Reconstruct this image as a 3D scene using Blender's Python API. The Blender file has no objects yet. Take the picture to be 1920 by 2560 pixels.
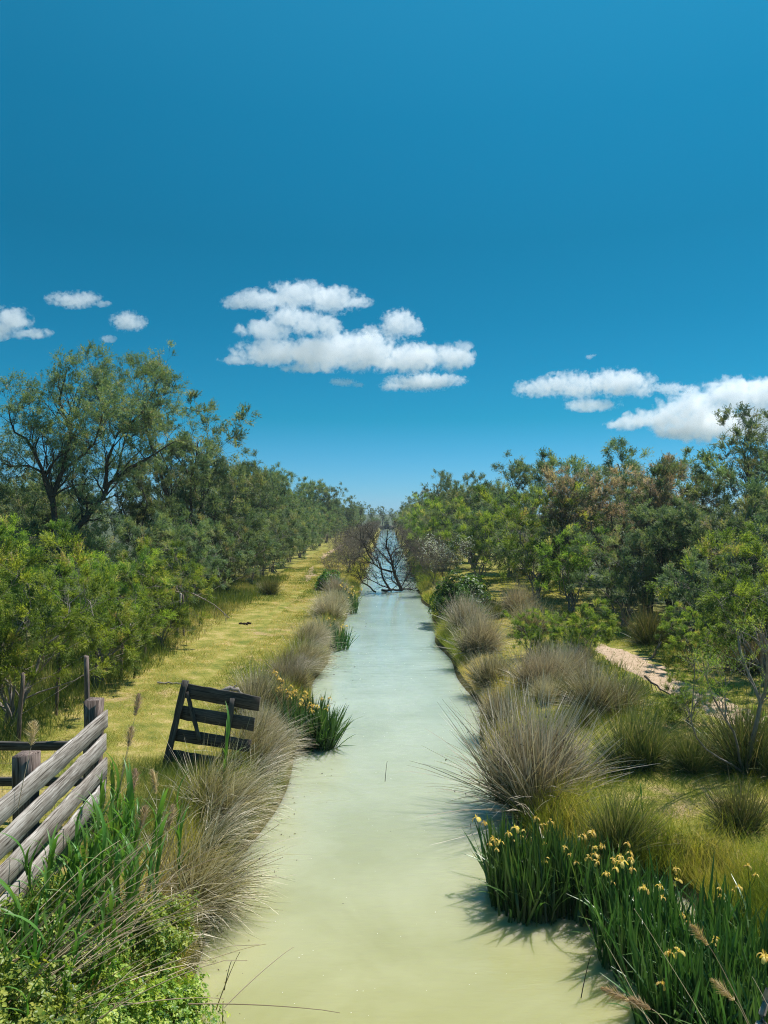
import bpy, math, random
import numpy as np
from mathutils import Vector, Matrix

SC = bpy.context.scene
COL = SC.collection
R = math.radians

# ------------------------------------------------------------------ camera, sky, sun, exposure
F, CX, CY, EYE = 1849.0, 967.0, 1285.0, 4.0        # focal length and vanishing point in photo pixels, eye height
cam_d = bpy.data.cameras.new('camera')
cam = bpy.data.objects.new('camera', cam_d); COL.objects.link(cam)
cam.location = (0, 0, EYE); cam.rotation_euler = (R(90), 0, 0)
cam_d.sensor_fit = 'VERTICAL'; cam_d.angle = 2 * math.atan(1280 / F)
cam_d.shift_x = -(CX - 960) / 2560; cam_d.shift_y = (CY - 1280) / 2560
cam_d.clip_start = 0.05; cam_d.clip_end = 20000
SC.camera = cam

SUN_AZ, SUN_EL = R(52), R(60)                        # azimuth measured from straight ahead towards the right
world = bpy.data.worlds.new('World'); SC.world = world; world.use_nodes = True
wn, wl = world.node_tree.nodes, world.node_tree.links
wn.clear()
sky = wn.new('ShaderNodeTexSky'); sky.sky_type = 'NISHITA'; sky.sun_disc = False
sky.sun_elevation = SUN_EL; sky.sun_rotation = SUN_AZ
sky.air_density = 1.0; sky.dust_density = 0.1; sky.ozone_density = 2.0
# clear teal-blue air: the sky model's colour is filtered by height above the horizon, the same all round
tcw = wn.new('ShaderNodeTexCoord'); sepw = wn.new('ShaderNodeSeparateXYZ'); wl.new(tcw.outputs['Generated'], sepw.inputs[0])
rw = wn.new('ShaderNodeValToRGB'); el_ = rw.color_ramp.elements; el_.remove(el_[-1])
stops = [(0.0, (.26, .52, 1.0)), (.03, (.20, .50, .86)), (.126, (.045, .435, .575)), (.25, (.028, .435, .53)), (.343, (.026, .46, .53)), (.47, (.04, .60, .655)), (.57, (.075, .75, .775)), (1.0, (.085, .79, .81))]
el_[0].position = 0.0; el_[0].color = (*stops[0][1], 1)
for p_, c_ in stops[1:]:
    e_ = el_.new(p_); e_.color = (*c_, 1)
wl.new(sepw.outputs['Z'], rw.inputs[0])
hs = wn.new('ShaderNodeMixRGB'); hs.blend_type = 'MULTIPLY'; hs.inputs[0].default_value = 1.0
bg = wn.new('ShaderNodeBackground'); bg.inputs['Strength'].default_value = 0.1175
wo = wn.new('ShaderNodeOutputWorld')
wl.new(sky.outputs[0], hs.inputs[1]); wl.new(rw.outputs[0], hs.inputs[2]); wl.new(hs.outputs[0], bg.inputs['Color']); wl.new(bg.outputs[0], wo.inputs['Surface'])

sun_d = bpy.data.lights.new('sun', 'SUN'); sun_d.energy = 5.0; sun_d.angle = R(0.5); sun_d.color = (1.0, 0.975, 0.93)
sun = bpy.data.objects.new('sun', sun_d); COL.objects.link(sun)
sdir = Vector((math.cos(SUN_EL) * math.sin(SUN_AZ), math.cos(SUN_EL) * math.cos(SUN_AZ), math.sin(SUN_EL)))
sun.rotation_euler = sdir.to_track_quat('Z', 'Y').to_euler(); sun.location = (20, 20, 60)

SC.view_settings.view_transform = 'Standard'; SC.view_settings.look = 'None'
SC.view_settings.exposure = 0.24; SC.view_settings.gamma = 1.0; SC.view_settings.use_curve_mapping = False
SC.render.engine = 'CYCLES'
cy = SC.cycles
cy.max_bounces = 14; cy.diffuse_bounces = 1; cy.glossy_bounces = 3; cy.transmission_bounces = 4; cy.transparent_max_bounces = 6
cy.volume_bounces = 14; cy.volume_step_rate = 0.16; cy.volume_max_steps = 400
cy.use_denoising = True; cy.denoiser = 'OPENIMAGEDENOISE'; cy.denoising_input_passes = 'RGB_ALBEDO_NORMAL'; cy.denoising_prefilter = 'NONE'; cy.denoising_quality = 'HIGH'; cy.use_adaptive_sampling = False; cy.filter_width = 1.1
cy.caustics_reflective = False; cy.caustics_refractive = False
cy.sample_clamp_indirect = 6.0

HAZE = 0.00045


def W(px, py, Y):
    return np.array([(px - CX) * Y / F, Y, EYE - (py - CY) * Y / F])


def G(px, py, z=0.0):
    Y = (EYE - z) * F / (py - CY)
    return np.array([(px - CX) * Y / F, Y, z])


# ------------------------------------------------------------------ object helpers
def tag(o, label=None, cat=None, group=None, kind=None):
    if label: o['label'] = label
    if cat: o['category'] = cat
    if group: o['group'] = group
    if kind: o['kind'] = kind
    return o


def empty(name, loc=(0, 0, 0), rz=0.0, scale=1.0):
    o = bpy.data.objects.new(name, None); COL.objects.link(o)
    o.empty_display_size = 0.1
    o.location = loc; o.rotation_euler = (0, 0, rz)
    o.scale = (scale,) * 3 if not hasattr(scale, '__len__') else scale
    return o


def link(name, mesh, parent=None, mat=None):
    o = bpy.data.objects.new(name, mesh); COL.objects.link(o)
    if parent is not None: o.parent = parent
    if mat is not None and not mesh.materials: mesh.materials.append(mat)
    return o


def copy_tree(src, loc, rz=0.0, scale=1.0, mats=None):
    r = src.copy(); COL.objects.link(r)
    r.location = loc; r.rotation_euler = (0, 0, rz)
    r.scale = (scale,) * 3 if not hasattr(scale, '__len__') else scale
    for ch in list(src.children):
        c = ch.copy(); COL.objects.link(c); c.parent = r
        for g in list(ch.children):
            d = g.copy(); COL.objects.link(d); d.parent = c
    return r


def np_mesh(name, V, F, tint=None, mat=None, smooth=False):
    """V (n,3); F list of int arrays (m,3) or (m,4)"""
    me = bpy.data.meshes.new(name)
    V = np.asarray(V, dtype=np.float32)
    Fs = [np.asarray(f, dtype=np.int32) for f in (F if isinstance(F, list) else [F]) if len(f)]
    nl = sum(f.size for f in Fs); npoly = sum(len(f) for f in Fs)
    me.vertices.add(len(V)); me.vertices.foreach_set('co', V.ravel())
    me.loops.add(nl); me.polygons.add(npoly)
    me.loops.foreach_set('vertex_index', np.concatenate([f.ravel() for f in Fs]))
    tot = np.concatenate([np.full(len(f), f.shape[1], np.int32) for f in Fs])
    start = np.concatenate([[0], np.cumsum(tot)[:-1]]).astype(np.int32)
    me.polygons.foreach_set('loop_start', start)
    if smooth:
        me.polygons.foreach_set('use_smooth', np.ones(npoly, bool))
    me.update(calc_edges=True)
    if tint is not None:
        a = me.attributes.new('tint', 'FLOAT', 'POINT'); a.data.foreach_set('value', np.asarray(tint, np.float32).ravel())
    if mat is not None: me.materials.append(mat)
    return me


class MB:
    """collects boxes and prisms into one mesh"""
    def __init__(s): s.v = []; s.f = {3: [], 4: []}; s.n = 0; s.t = []
    def add(s, V, F, tint=0.5):
        V = np.asarray(V, float); s.v.append(V)
        for f in (F if isinstance(F, list) else [F]):
            f = np.asarray(f, int)
            if len(f): s.f[f.shape[1]].append(f + s.n)
        s.t.append(np.broadcast_to(np.asarray(tint, float), (len(V),)))
        s.n += len(V)
        return s
    def mesh(s, name, mat=None, smooth=False):
        F = [np.concatenate(x) for x in s.f.values() if x]
        return np_mesh(name, np.concatenate(s.v), F, np.concatenate(s.t), mat, smooth)


def nrm(v): return v / np.maximum(np.linalg.norm(v, axis=-1, keepdims=True), 1e-9)


def tubes(P, Rd, S=5, cap=False):
    """P (N,K,3), Rd (N,K) -> verts, quads"""
    N, K, _ = P.shape
    T = np.empty_like(P); T[:, 1:-1] = P[:, 2:] - P[:, :-2]; T[:, 0] = P[:, 1] - P[:, 0]; T[:, -1] = P[:, -1] - P[:, -2]
    T = nrm(T)
    ref = np.where(np.abs(T[..., 2:3]) > 0.9, np.array([1.0, 0, 0]), np.array([0, 0, 1.0]))
    A = nrm(np.cross(T, ref)); B = np.cross(T, A)
    an = np.linspace(0, 2 * np.pi, S, endpoint=False)
    V = P[:, :, None] + Rd[:, :, None, None] * (A[:, :, None] * np.cos(an)[None, None, :, None] + B[:, :, None] * np.sin(an)[None, None, :, None])
    base = (np.arange(N) * K * S)[:, None, None]
    k = np.arange(K - 1)[None, :, None] * S
    s = np.arange(S)[None, None, :]; s2 = (s + 1) % S
    q = np.stack([base + k + s, base + k + s2, base + k + S + s2, base + k + S + s], -1).reshape(-1, 4)
    return V.reshape(-1, 3), q


def ribbons(P, Wd, side):
    """P (N,K,3), Wd (N,K), side (N,3) or (N,K,3)"""
    N, K, _ = P.shape
    if side.ndim == 2: side = side[:, None]
    V = np.stack([P - side * Wd[..., None] / 2, P + side * Wd[..., None] / 2], 2).reshape(-1, 3)
    b = (np.arange(N) * K * 2)[:, None]; k = np.arange(K - 1)[None] * 2
    q = np.stack([b + k, b + k + 1, b + k + 3, b + k + 2], -1).reshape(-1, 4)
    return V, q


def leaves_tri(base, d, side, L, Wd):
    """pointed leaflets: two base points and a tip, one triangle each"""
    N = len(base)
    mid = base + d * L[:, None] * 0.35
    V = np.stack([mid - side * Wd[:, None] / 2 - d * L[:, None] * 0.35 * 0.6, mid + side * Wd[:, None] / 2, base + d * L[:, None]], 1).reshape(-1, 3)
    return V, np.arange(N * 3).reshape(-1, 3)


def diamonds(base, d, side, L, Wd):
    N = len(base)
    V = np.stack([base, base + d * L[:, None] * .45 - side * Wd[:, None] / 2, base + d * L[:, None], base + d * L[:, None] * .45 + side * Wd[:, None] / 2], 1).reshape(-1, 3)
    return V, np.arange(N * 4).reshape(-1, 4)


def box(c, s, rot=None):
    x, y, z = np.asarray(s) / 2
    V = np.array([[-x, -y, -z], [x, -y, -z], [x, y, -z], [-x, y, -z], [-x, -y, z], [x, -y, z], [x, y, z], [-x, y, z]])
    if rot is not None: V = V @ np.asarray(rot).T
    return V + np.asarray(c), np.array([[0, 3, 2, 1], [4, 5, 6, 7], [0, 1, 5, 4], [1, 2, 6, 5], [2, 3, 7, 6], [3, 0, 4, 7]])


def plank_mesh(name, L, H, T, mat, seed=0, n=14, ragged=0.012):
    """a weathered board along local X: slightly wavy edges, chamfered rim, split ends; centred on its left end"""
    rg = np.random.default_rng(seed)
    xs = np.linspace(0, L, n)
    top = H / 2 + rg.normal(0, ragged * .35, n); bot = -H / 2 + rg.normal(0, ragged * .35, n)
    yb = np.cumsum(rg.normal(0, T * .06, n)); yb -= np.linspace(yb[0], yb[-1], n)
    ch = min(min(T, H) * .16, .008)
    rows = []
    for i in range(n):
        x = xs[i]; y = yb[i]
        ring = [(x, y - T / 2, bot[i] + ch), (x, y - T / 2, top[i] - ch), (x, y - T / 2 + ch, top[i]), (x, y + T / 2 - ch, top[i]),
                (x, y + T / 2, top[i] - ch), (x, y + T / 2, bot[i] + ch), (x, y + T / 2 - ch, bot[i]), (x, y - T / 2 + ch, bot[i])]
        if i in (0, n - 1):
            ring = [(px + rg.normal(0, ragged * .5), py, pz) for px, py, pz in ring]
        rows.append(ring)
    V = np.array(rows).reshape(-1, 3); q = []
    for i in range(n - 1):
        for k in range(8):
            a, b = i * 8 + k, i * 8 + (k + 1) % 8
            q.append((a, b, b + 8, a + 8))
    e = (n - 1) * 8
    q += [(7, 6, 1, 0), (6, 5, 2, 1), (5, 4, 3, 2), (e, e + 1, e + 6, e + 7), (e + 1, e + 2, e + 5, e + 6), (e + 2, e + 3, e + 4, e + 5)]
    return np_mesh(name, V, [np.array(q)], np.full(len(V), rg.random()), mat)


def pose(o, p0, p1, up=(0, 0, 1), face=None):
    """put local X of o from p0 to p1"""
    x = Vector(p1) - Vector(p0); x.normalize()
    y = Vector(face) if face is not None else Vector(up).cross(x)
    y = (y - x * y.dot(x)).normalized(); z = x.cross(y)
    m = Matrix((x, y, z)).transposed().to_4x4(); m.translation = Vector(p0)
    o.matrix_local = m
    return o


# ------------------------------------------------------------------ materials
def new_mat(name):
    m = bpy.data.materials.new(name); m.use_nodes = True
    nt = m.node_tree; nt.nodes.clear()
    return m, nt.nodes, nt.links


def ramp(n, stops):
    r = n.new('ShaderNodeValToRGB'); el = r.color_ramp.elements
    while len(el) > 1: el.remove(el[-1])
    el[0].position = stops[0][0]; el[0].color = (*stops[0][1], 1)
    for p, c in stops[1:]:
        e = el.new(p); e.color = (*c, 1)
    return r


def noise(n, l, vec, scale, detail=3, rough=0.55, dist=0.0):
    t = n.new('ShaderNodeTexNoise'); t.inputs['Scale'].default_value = scale; t.inputs['Detail'].default_value = detail
    t.inputs['Roughness'].default_value = rough; t.inputs['Distortion'].default_value = dist
    if vec is not None: l.new(vec, t.inputs['Vector'])
    return t


def math_node(n, l, op, a, b=None, clamp=False):
    m = n.new('ShaderNodeMath'); m.operation = op; m.use_clamp = clamp
    for i, v in enumerate((a, b)):
        if v is None: continue
        if isinstance(v, (int, float)): m.inputs[i].default_value = v
        else: l.new(v, m.inputs[i])
    return m.outputs[0]


def foliage_mat(name, stops, trans=0.4, rough=0.5, spec=0.3, hue_var=0.03, val_var=0.35):
    m, n, l = new_mat(name)
    at = n.new('ShaderNodeAttribute'); at.attribute_name = 'tint'
    rp = ramp(n, stops); l.new(at.outputs['Fac'], rp.inputs[0])
    oi = n.new('ShaderNodeObjectInfo')
    hsv = n.new('ShaderNodeHueSaturation')
    l.new(math_node(n, l, 'MULTIPLY_ADD', oi.outputs['Random'], hue_var), hsv.inputs['Hue'])
    hsv.inputs['Hue'].links[0].from_node.inputs[2].default_value = 0.5 - hue_var / 2
    l.new(math_node(n, l, 'MULTIPLY_ADD', oi.outputs['Random'], val_var), hsv.inputs['Value'])
    hsv.inputs['Value'].links[0].from_node.inputs[2].default_value = 1 - val_var / 2
    l.new(rp.outputs[0], hsv.inputs['Color'])
    p = n.new('ShaderNodeBsdfPrincipled'); l.new(hsv.outputs[0], p.inputs['Base Color'])
    p.inputs['Roughness'].default_value = rough; p.inputs['Specular IOR Level'].default_value = spec
    t = n.new('ShaderNodeBsdfTranslucent')
    g = n.new('ShaderNodeMixRGB'); g.blend_type = 'MULTIPLY'; g.inputs[0].default_value = 1; g.inputs[2].default_value = (1.25, 1.25, 0.55, 1)
    l.new(hsv.outputs[0], g.inputs[1]); l.new(g.outputs[0], t.inputs['Color'])
    mx = n.new('ShaderNodeMixShader'); mx.inputs[0].default_value = trans
    l.new(p.outputs[0], mx.inputs[1]); l.new(t.outputs[0], mx.inputs[2])
    o = n.new('ShaderNodeOutputMaterial'); l.new(mx.outputs[0], o.inputs['Surface'])
    return m


def solid_mat(name, c1, c2, scale=6.0, rough=0.8, spec=0.2, bump=0.3, stretch=None, detail=5, trans=0.0, obj=True):
    m, n, l = new_mat(name)
    tc = n.new('ShaderNodeTexCoord'); vec = tc.outputs['Object']
    if stretch:
        mp = n.new('ShaderNodeMapping'); mp.inputs['Scale'].default_value = stretch; l.new(vec, mp.inputs['Vector']); vec = mp.outputs[0]
    t = noise(n, l, vec, scale, detail, 0.65)
    rp = ramp(n, [(0.3, c1), (0.7, c2)]); l.new(t.outputs['Fac'], rp.inputs[0])
    p = n.new('ShaderNodeBsdfPrincipled'); l.new(rp.outputs[0], p.inputs['Base Color'])
    p.inputs['Roughness'].default_value = rough; p.inputs['Specular IOR Level'].default_value = spec
    if bump:
        b = n.new('ShaderNodeBump'); b.inputs['Strength'].default_value = bump; b.inputs['Distance'].default_value = 0.02
        l.new(t.outputs['Fac'], b.inputs['Height']); l.new(b.outputs[0], p.inputs['Normal'])
    o = n.new('ShaderNodeOutputMaterial'); l.new(p.outputs[0], o.inputs['Surface'])
    return m


def wood_mat(name, dark, mid, light, rough=0.75):
    m, n, l = new_mat(name)
    tc = n.new('ShaderNodeTexCoord'); oi = n.new('ShaderNodeObjectInfo')
    off = n.new('ShaderNodeVectorMath'); off.operation = 'ADD'; l.new(tc.outputs['Object'], off.inputs[0])
    sc = n.new('ShaderNodeVectorMath'); sc.operation = 'SCALE'; sc.inputs[0].default_value = (7, 5, 3); l.new(oi.outputs['Random'], sc.inputs['Scale']); l.new(sc.outputs[0], off.inputs[1])
    mp = n.new('ShaderNodeMapping'); mp.inputs['Scale'].default_value = (.8, 30, 30); l.new(off.outputs[0], mp.inputs['Vector'])
    g = noise(n, l, mp.outputs[0], 3.0, 6, 0.7, 1.2)
    mp2 = n.new('ShaderNodeMapping'); mp2.inputs['Scale'].default_value = (0.9, 3, 3); l.new(off.outputs[0], mp2.inputs['Vector'])
    b = noise(n, l, mp2.outputs[0], 2.5, 4, 0.6)
    rp = ramp(n, [(0.36, dark), (0.48, mid), (0.64, light)]); l.new(g.outputs['Fac'], rp.inputs[0])
    mx = n.new('ShaderNodeMixRGB'); mx.blend_type = 'MULTIPLY'; mx.inputs[0].default_value = 0.8
    rp2 = ramp(n, [(0.3, (.45, .40, .36)), (0.6, (1, 1, 1))]); l.new(b.outputs['Fac'], rp2.inputs[0])
    l.new(rp.outputs[0], mx.inputs[1]); l.new(rp2.outputs[0], mx.inputs[2])
    mp3 = n.new('ShaderNodeMapping'); mp3.inputs['Scale'].default_value = (.7, 34, 34); l.new(off.outputs[0], mp3.inputs['Vector'])
    ck = noise(n, l, mp3.outputs[0], 2.0, 2, .5, .6); rp3 = ramp(n, [(0.60, (1, 1, 1)), (0.66, (.16, .13, .11))]); l.new(ck.outputs['Fac'], rp3.inputs[0])
    mxc = n.new('ShaderNodeMixRGB'); mxc.blend_type = 'MULTIPLY'; mxc.inputs[0].default_value = .9; l.new(mx.outputs[0], mxc.inputs[1]); l.new(rp3.outputs[0], mxc.inputs[2]); mx = mxc
    p = n.new('ShaderNodeBsdfPrincipled'); l.new(mx.outputs[0], p.inputs['Base Color']); p.inputs['Roughness'].default_value = rough
    p.inputs['Specular IOR Level'].default_value = 0.25
    bp = n.new('ShaderNodeBump'); bp.inputs['Strength'].default_value = 0.12; bp.inputs['Distance'].default_value = 0.003
    l.new(g.outputs['Fac'], bp.inputs['Height']); l.new(bp.outputs[0], p.inputs['Normal'])
    o = n.new('ShaderNodeOutputMaterial'); l.new(p.outputs[0], o.inputs['Surface'])
    return m


def ground_mat():
    m, n, l = new_mat('meadow_soil')
    geo = n.new('ShaderNodeNewGeometry'); pos = geo.outputs['Position']
    big = noise(n, l, pos, 0.45, 4, 0.6); med = noise(n, l, pos, 2.2, 5, 0.65); fine = noise(n, l, pos, 28, 4, 0.7)
    sep = n.new('ShaderNodeSeparateXYZ'); l.new(pos, sep.inputs[0])
    # grass colour: dry yellow to green
    r1 = ramp(n, [(0.38, (0.14, 0.17, 0.03)), (0.52, (0.31, 0.28, 0.06)), (0.66, (0.58, 0.43, 0.19))])
    l.new(math_node(n, l, 'ADD', math_node(n, l, 'MULTIPLY', med.outputs['Fac'], 0.7), math_node(n, l, 'MULTIPLY', fine.outputs['Fac'], 0.3)), r1.inputs[0])
    soil = ramp(n, [(0.3, (0.30, 0.19, 0.11)), (0.7, (0.55, 0.38, 0.24))]); l.new(fine.outputs['Fac'], soil.inputs[0])
    mk = ramp(n, [(0.56, (0, 0, 0)), (0.66, (1, 1, 1))]); l.new(math_node(n, l, 'ADD', math_node(n, l, 'MULTIPLY', big.outputs['Fac'], 0.6), math_node(n, l, 'MULTIPLY', med.outputs['Fac'], 0.4)), mk.inputs[0])
    mx = n.new('ShaderNodeMixRGB'); l.new(math_node(n, l, 'MULTIPLY', mk.outputs[0], 0.7), mx.inputs[0]); l.new(r1.outputs[0], mx.inputs[1]); l.new(soil.outputs[0], mx.inputs[2])
    # mud near and under the water line
    mud = ramp(n, [(0.0, (1, 1, 1)), (1.0, (0, 0, 0))])
    zz = math_node(n, l, 'ADD', math_node(n, l, 'MULTIPLY', sep.outputs['Z'], 3.0), math_node(n, l, 'MULTIPLY', med.outputs['Fac'], 0.4)); l.new(zz, mud.inputs[0])
    mx2 = n.new('ShaderNodeMixRGB'); l.new(mud.outputs[0], mx2.inputs[0]); l.new(mx.outputs[0], mx2.inputs[1]); mx2.inputs[2].default_value = (0.07, 0.055, 0.032, 1)
    # beyond the canal strip the land is dull green scrub and marsh
    ax = math_node(n, l, 'ADD', math_node(n, l, 'ABSOLUTE', sep.outputs['X']), math_node(n, l, 'MULTIPLY', big.outputs['Fac'], 8.0))
    wide = n.new('ShaderNodeMapRange'); wide.inputs[1].default_value = 11.5; wide.inputs[2].default_value = 15; l.new(ax, wide.inputs[0])
    deep = n.new('ShaderNodeMapRange'); deep.inputs[1].default_value = 170; deep.inputs[2].default_value = 200; l.new(sep.outputs['Y'], deep.inputs[0])
    mx3 = n.new('ShaderNodeMixRGB'); l.new(math_node(n, l, 'MAXIMUM', wide.outputs[0], deep.outputs[0]), mx3.inputs[0]); l.new(mx2.outputs[0], mx3.inputs[1]); mx3.inputs[2].default_value = (.085, .10, .055, 1); mx2 = mx3
    p = n.new('ShaderNodeBsdfPrincipled'); l.new(mx2.outputs[0], p.inputs['Base Color']); p.inputs['Roughness'].default_value = 0.95; p.inputs['Specular IOR Level'].default_value = 0.1
    b = n.new('ShaderNodeBump'); b.inputs['Strength'].default_value = 0.8; b.inputs['Distance'].default_value = 0.04
    l.new(fine.outputs['Fac'], b.inputs['Height']); l.new(b.outputs[0], p.inputs['Normal'])
    o = n.new('ShaderNodeOutputMaterial'); l.new(p.outputs[0], o.inputs['Surface'])
    return m


def water_mat():
    m, n, l = new_mat('turbid_canal_water')
    geo = n.new('ShaderNodeNewGeometry'); pos = geo.outputs['Position']
    mp = n.new('ShaderNodeMapping'); mp.inputs['Scale'].default_value = (0.30, 1.0, 1.0); l.new(pos, mp.inputs['Vector'])
    w1 = noise(n, l, mp.outputs[0], 5.5, 3, 0.55, 0.3); w2 = noise(n, l, mp.outputs[0], 26, 2, 0.5)
    calm = noise(n, l, pos, 0.35, 2, 0.5)
    h = math_node(n, l, 'ADD', w1.outputs['Fac'], math_node(n, l, 'MULTIPLY', w2.outputs['Fac'], 0.25))
    b = n.new('ShaderNodeBump'); b.inputs['Distance'].default_value = 0.02
    l.new(math_node(n, l, 'MULTIPLY_ADD', calm.outputs['Fac'], 0.9), b.inputs['Strength'])
    b.inputs['Strength'].links[0].from_node.inputs[2].default_value = 0.02
    l.new(h, b.inputs['Height'])
    silt = noise(n, l, pos, 0.6, 4, 0.6, 0.5)
    rp = ramp(n, [(0.35, (0.355, 0.322, 0.104)), (0.65, (0.425, 0.375, 0.125))]); l.new(silt.outputs['Fac'], rp.inputs[0])
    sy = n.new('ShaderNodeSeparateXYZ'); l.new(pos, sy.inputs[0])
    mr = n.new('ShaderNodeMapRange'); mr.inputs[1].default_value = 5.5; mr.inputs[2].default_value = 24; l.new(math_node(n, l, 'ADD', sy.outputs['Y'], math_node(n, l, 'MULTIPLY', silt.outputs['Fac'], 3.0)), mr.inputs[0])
    far = ramp(n, [(0.0, (1, 1, 1)), (0.3, (1.10, 1.26, 2.5)), (1.0, (.97, 1.34, 3.4))]); l.new(mr.outputs[0], far.inputs[0])  # glare and sky reflection painted into the base colour, growing with distance
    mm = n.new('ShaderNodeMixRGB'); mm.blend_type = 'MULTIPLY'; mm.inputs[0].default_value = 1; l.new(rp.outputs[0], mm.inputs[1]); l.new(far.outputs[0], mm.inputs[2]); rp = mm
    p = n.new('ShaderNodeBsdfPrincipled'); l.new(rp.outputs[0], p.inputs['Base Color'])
    p.inputs['Roughness'].default_value = 0.06; p.inputs['IOR'].default_value = 1.45
    p.inputs['Subsurface Weight'].default_value = 1.0; p.inputs['Subsurface Radius'].default_value = (0.35, 0.4, 0.22); p.inputs['Subsurface Scale'].default_value = 0.9
    l.new(b.outputs[0], p.inputs['Normal'])
    o = n.new('ShaderNodeOutputMaterial'); l.new(p.outputs[0], o.inputs['Surface'])
    return m


M = {}
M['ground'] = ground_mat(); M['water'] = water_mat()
M['dirt'] = solid_mat('dry_sandy_dirt', (0.36, 0.24, 0.15), (0.62, 0.46, 0.32), 9, 0.95, 0.1, 0.8)
M['bark'] = solid_mat('dark_tamarisk_bark', (0.035, 0.028, 0.022), (0.11, 0.085, 0.065), 5, 0.9, 0.15, 0.8, (3, 3, 0.8))
M['bark_grey'] = solid_mat('grey_dead_bark', (0.16, 0.13, 0.11), (0.40, 0.34, 0.29), 7, 0.85, 0.15, 0.5, (3, 3, 0.8))
M['dead'] = solid_mat('wet_dead_branch', (0.02, 0.017, 0.015), (0.07, 0.056, 0.045), 5, 0.85, 0.2, 0.5)
M['leaf'] = foliage_mat('tamarisk_leaf', [(0, (0.085, 0.15, 0.09)), (0.4, (0.175, 0.25, 0.135)), (0.75, (0.30, 0.36, 0.165)), (0.95, (0.42, 0.42, 0.19)), (1, (0.42, 0.32, 0.23))], 0.38)
M['leaf_bright'] = foliage_mat('young_tamarisk_leaf', [(0, (0.10, 0.17, 0.04)), (0.4, (0.20, 0.30, 0.055)), (0.85, (0.45, 0.52, 0.10)), (1, (0.56, 0.42, 0.24))], 0.52)
M['leaf_pink'] = foliage_mat('tamarisk_in_faded_bloom', [(0, (0.10, 0.15, 0.085)), (0.35, (0.21, 0.25, 0.14)), (0.5, (0.44, 0.33, 0.26)), (1, (0.62, 0.46, 0.40))], 0.4)
M['twig'] = foliage_mat('bare_reddish_twig', [(0, (0.11, 0.088, 0.065)), (1, (0.26, 0.21, 0.15))], 0.0, 0.8)
M['rush'] = foliage_mat('rush_blade', [(0, (0.05, 0.06, 0.02)), (0.3, (0.13, 0.135, 0.05)), (0.58, (0.36, 0.29, 0.18)), (1, (0.86, 0.72, 0.57))], 0.15, 0.45, 0.5)
M['rush_green'] = foliage_mat('green_rush_blade', [(0, (0.035, 0.06, 0.018)), (0.45, (0.095, 0.14, 0.038)), (0.8, (0.24, 0.23, 0.08)), (1, (0.48, 0.37, 0.20))], 0.2, 0.45, 0.5)
M['seed'] = foliage_mat('dark_rush_seed', [(0, (0.03, 0.02, 0.014)), (1, (0.10, 0.06, 0.035))], 0.0)
M['grass'] = foliage_mat('short_meadow_grass', [(0, (0.13, 0.20, 0.025)), (0.35, (0.30, 0.32, 0.05)), (0.6, (0.62, 0.48, 0.14)), (1, (0.90, 0.71, 0.38))], 0.35, 0.6)
M['weed'] = foliage_mat('rank_bank_grass', [(0, (0.13, 0.19, 0.025)), (0.4, (0.33, 0.35, 0.05)), (0.7, (0.56, 0.46, 0.11)), (1, (0.76, 0.58, 0.27))], 0.35, 0.6)
M['shade_grass'] = foliage_mat('tall_green_grass', [(0, (0.08, 0.13, 0.025)), (0.6, (0.17, 0.22, 0.045)), (1, (0.42, 0.36, 0.14))], 0.35, 0.55)
M['iris'] = foliage_mat('iris_leaf', [(0, (0.02, 0.062, 0.018)), (.7, (0.055, 0.14, 0.036)), (1, (0.15, 0.24, 0.07))], 0.34, 0.32, 0.55)
M['petal'] = foliage_mat('yellow_iris_petal', [(0, (0.68, 0.41, 0.08)), (1, (0.90, 0.66, 0.20))], 0.35, 0.55, 0.2, 0.02, 0.2)
M['reed'] = foliage_mat('green_reed_leaf', [(0, (0.07, 0.18, 0.03)), (1, (0.20, 0.38, 0.08))], 0.42, 0.4, 0.4)
M['straw'] = foliage_mat('dry_straw', [(0, (0.28, 0.20, 0.11)), (1, (0.66, 0.52, 0.34))], 0.1, 0.6)
M['plume'] = foliage_mat('tan_reed_plume', [(0, (0.40, 0.27, 0.16)), (1, (0.74, 0.56, 0.38))], 0.35, 0.7)
M['bramble'] = foliage_mat('bramble_leaf', [(0, (0.06, 0.13, 0.02)), (0.45, (0.22, 0.34, 0.04)), (1, (0.52, 0.56, 0.11))], 0.4, 0.4, 0.4)
M['hedge'] = foliage_mat('dark_bramble_leaf', [(0, (0.045, 0.11, 0.018)), (1, (0.14, 0.25, 0.035))], 0.4, 0.4, 0.4)
M['white'] = foliage_mat('white_blossom', [(0, (0.62, 0.64, 0.58)), (1, (0.85, 0.86, 0.82))], 0.3)
M['wood'] = wood_mat('weathered_grey_board', (0.12, 0.095, 0.078), (0.38, 0.33, 0.285), (0.70, 0.64, 0.58))
M['wood_dark'] = wood_mat('dark_weathered_board', (0.028, 0.024, 0.022), (0.075, 0.066, 0.058), (0.16, 0.14, 0.12))  # weathered timber, a darker greyish brown than the fence boards
M['sleeper'] = wood_mat('old_sleeper_post', (0.05, 0.035, 0.03), (0.17, 0.12, 0.10), (0.42, 0.33, 0.28))
M['wire'] = solid_mat('rusty_wire', (0.12, 0.08, 0.06), (0.28, 0.24, 0.21), 30, 0.5, 0.5, 0.0)
M['iron'] = solid_mat('black_iron', (0.008, 0.008, 0.008), (0.02, 0.018, 0.016), 6, 0.7, 0.3, 0.3)
M['dung'] = solid_mat('dark_dung', (0.02, 0.014, 0.01), (0.06, 0.04, 0.025), 20, 0.9, 0.1, 0.8)


# ------------------------------------------------------------------ land and water
def sst(a, b, x):
    t = np.clip((x - a) / (b - a), 0, 1); return t * t * (3 - 2 * t)


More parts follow.
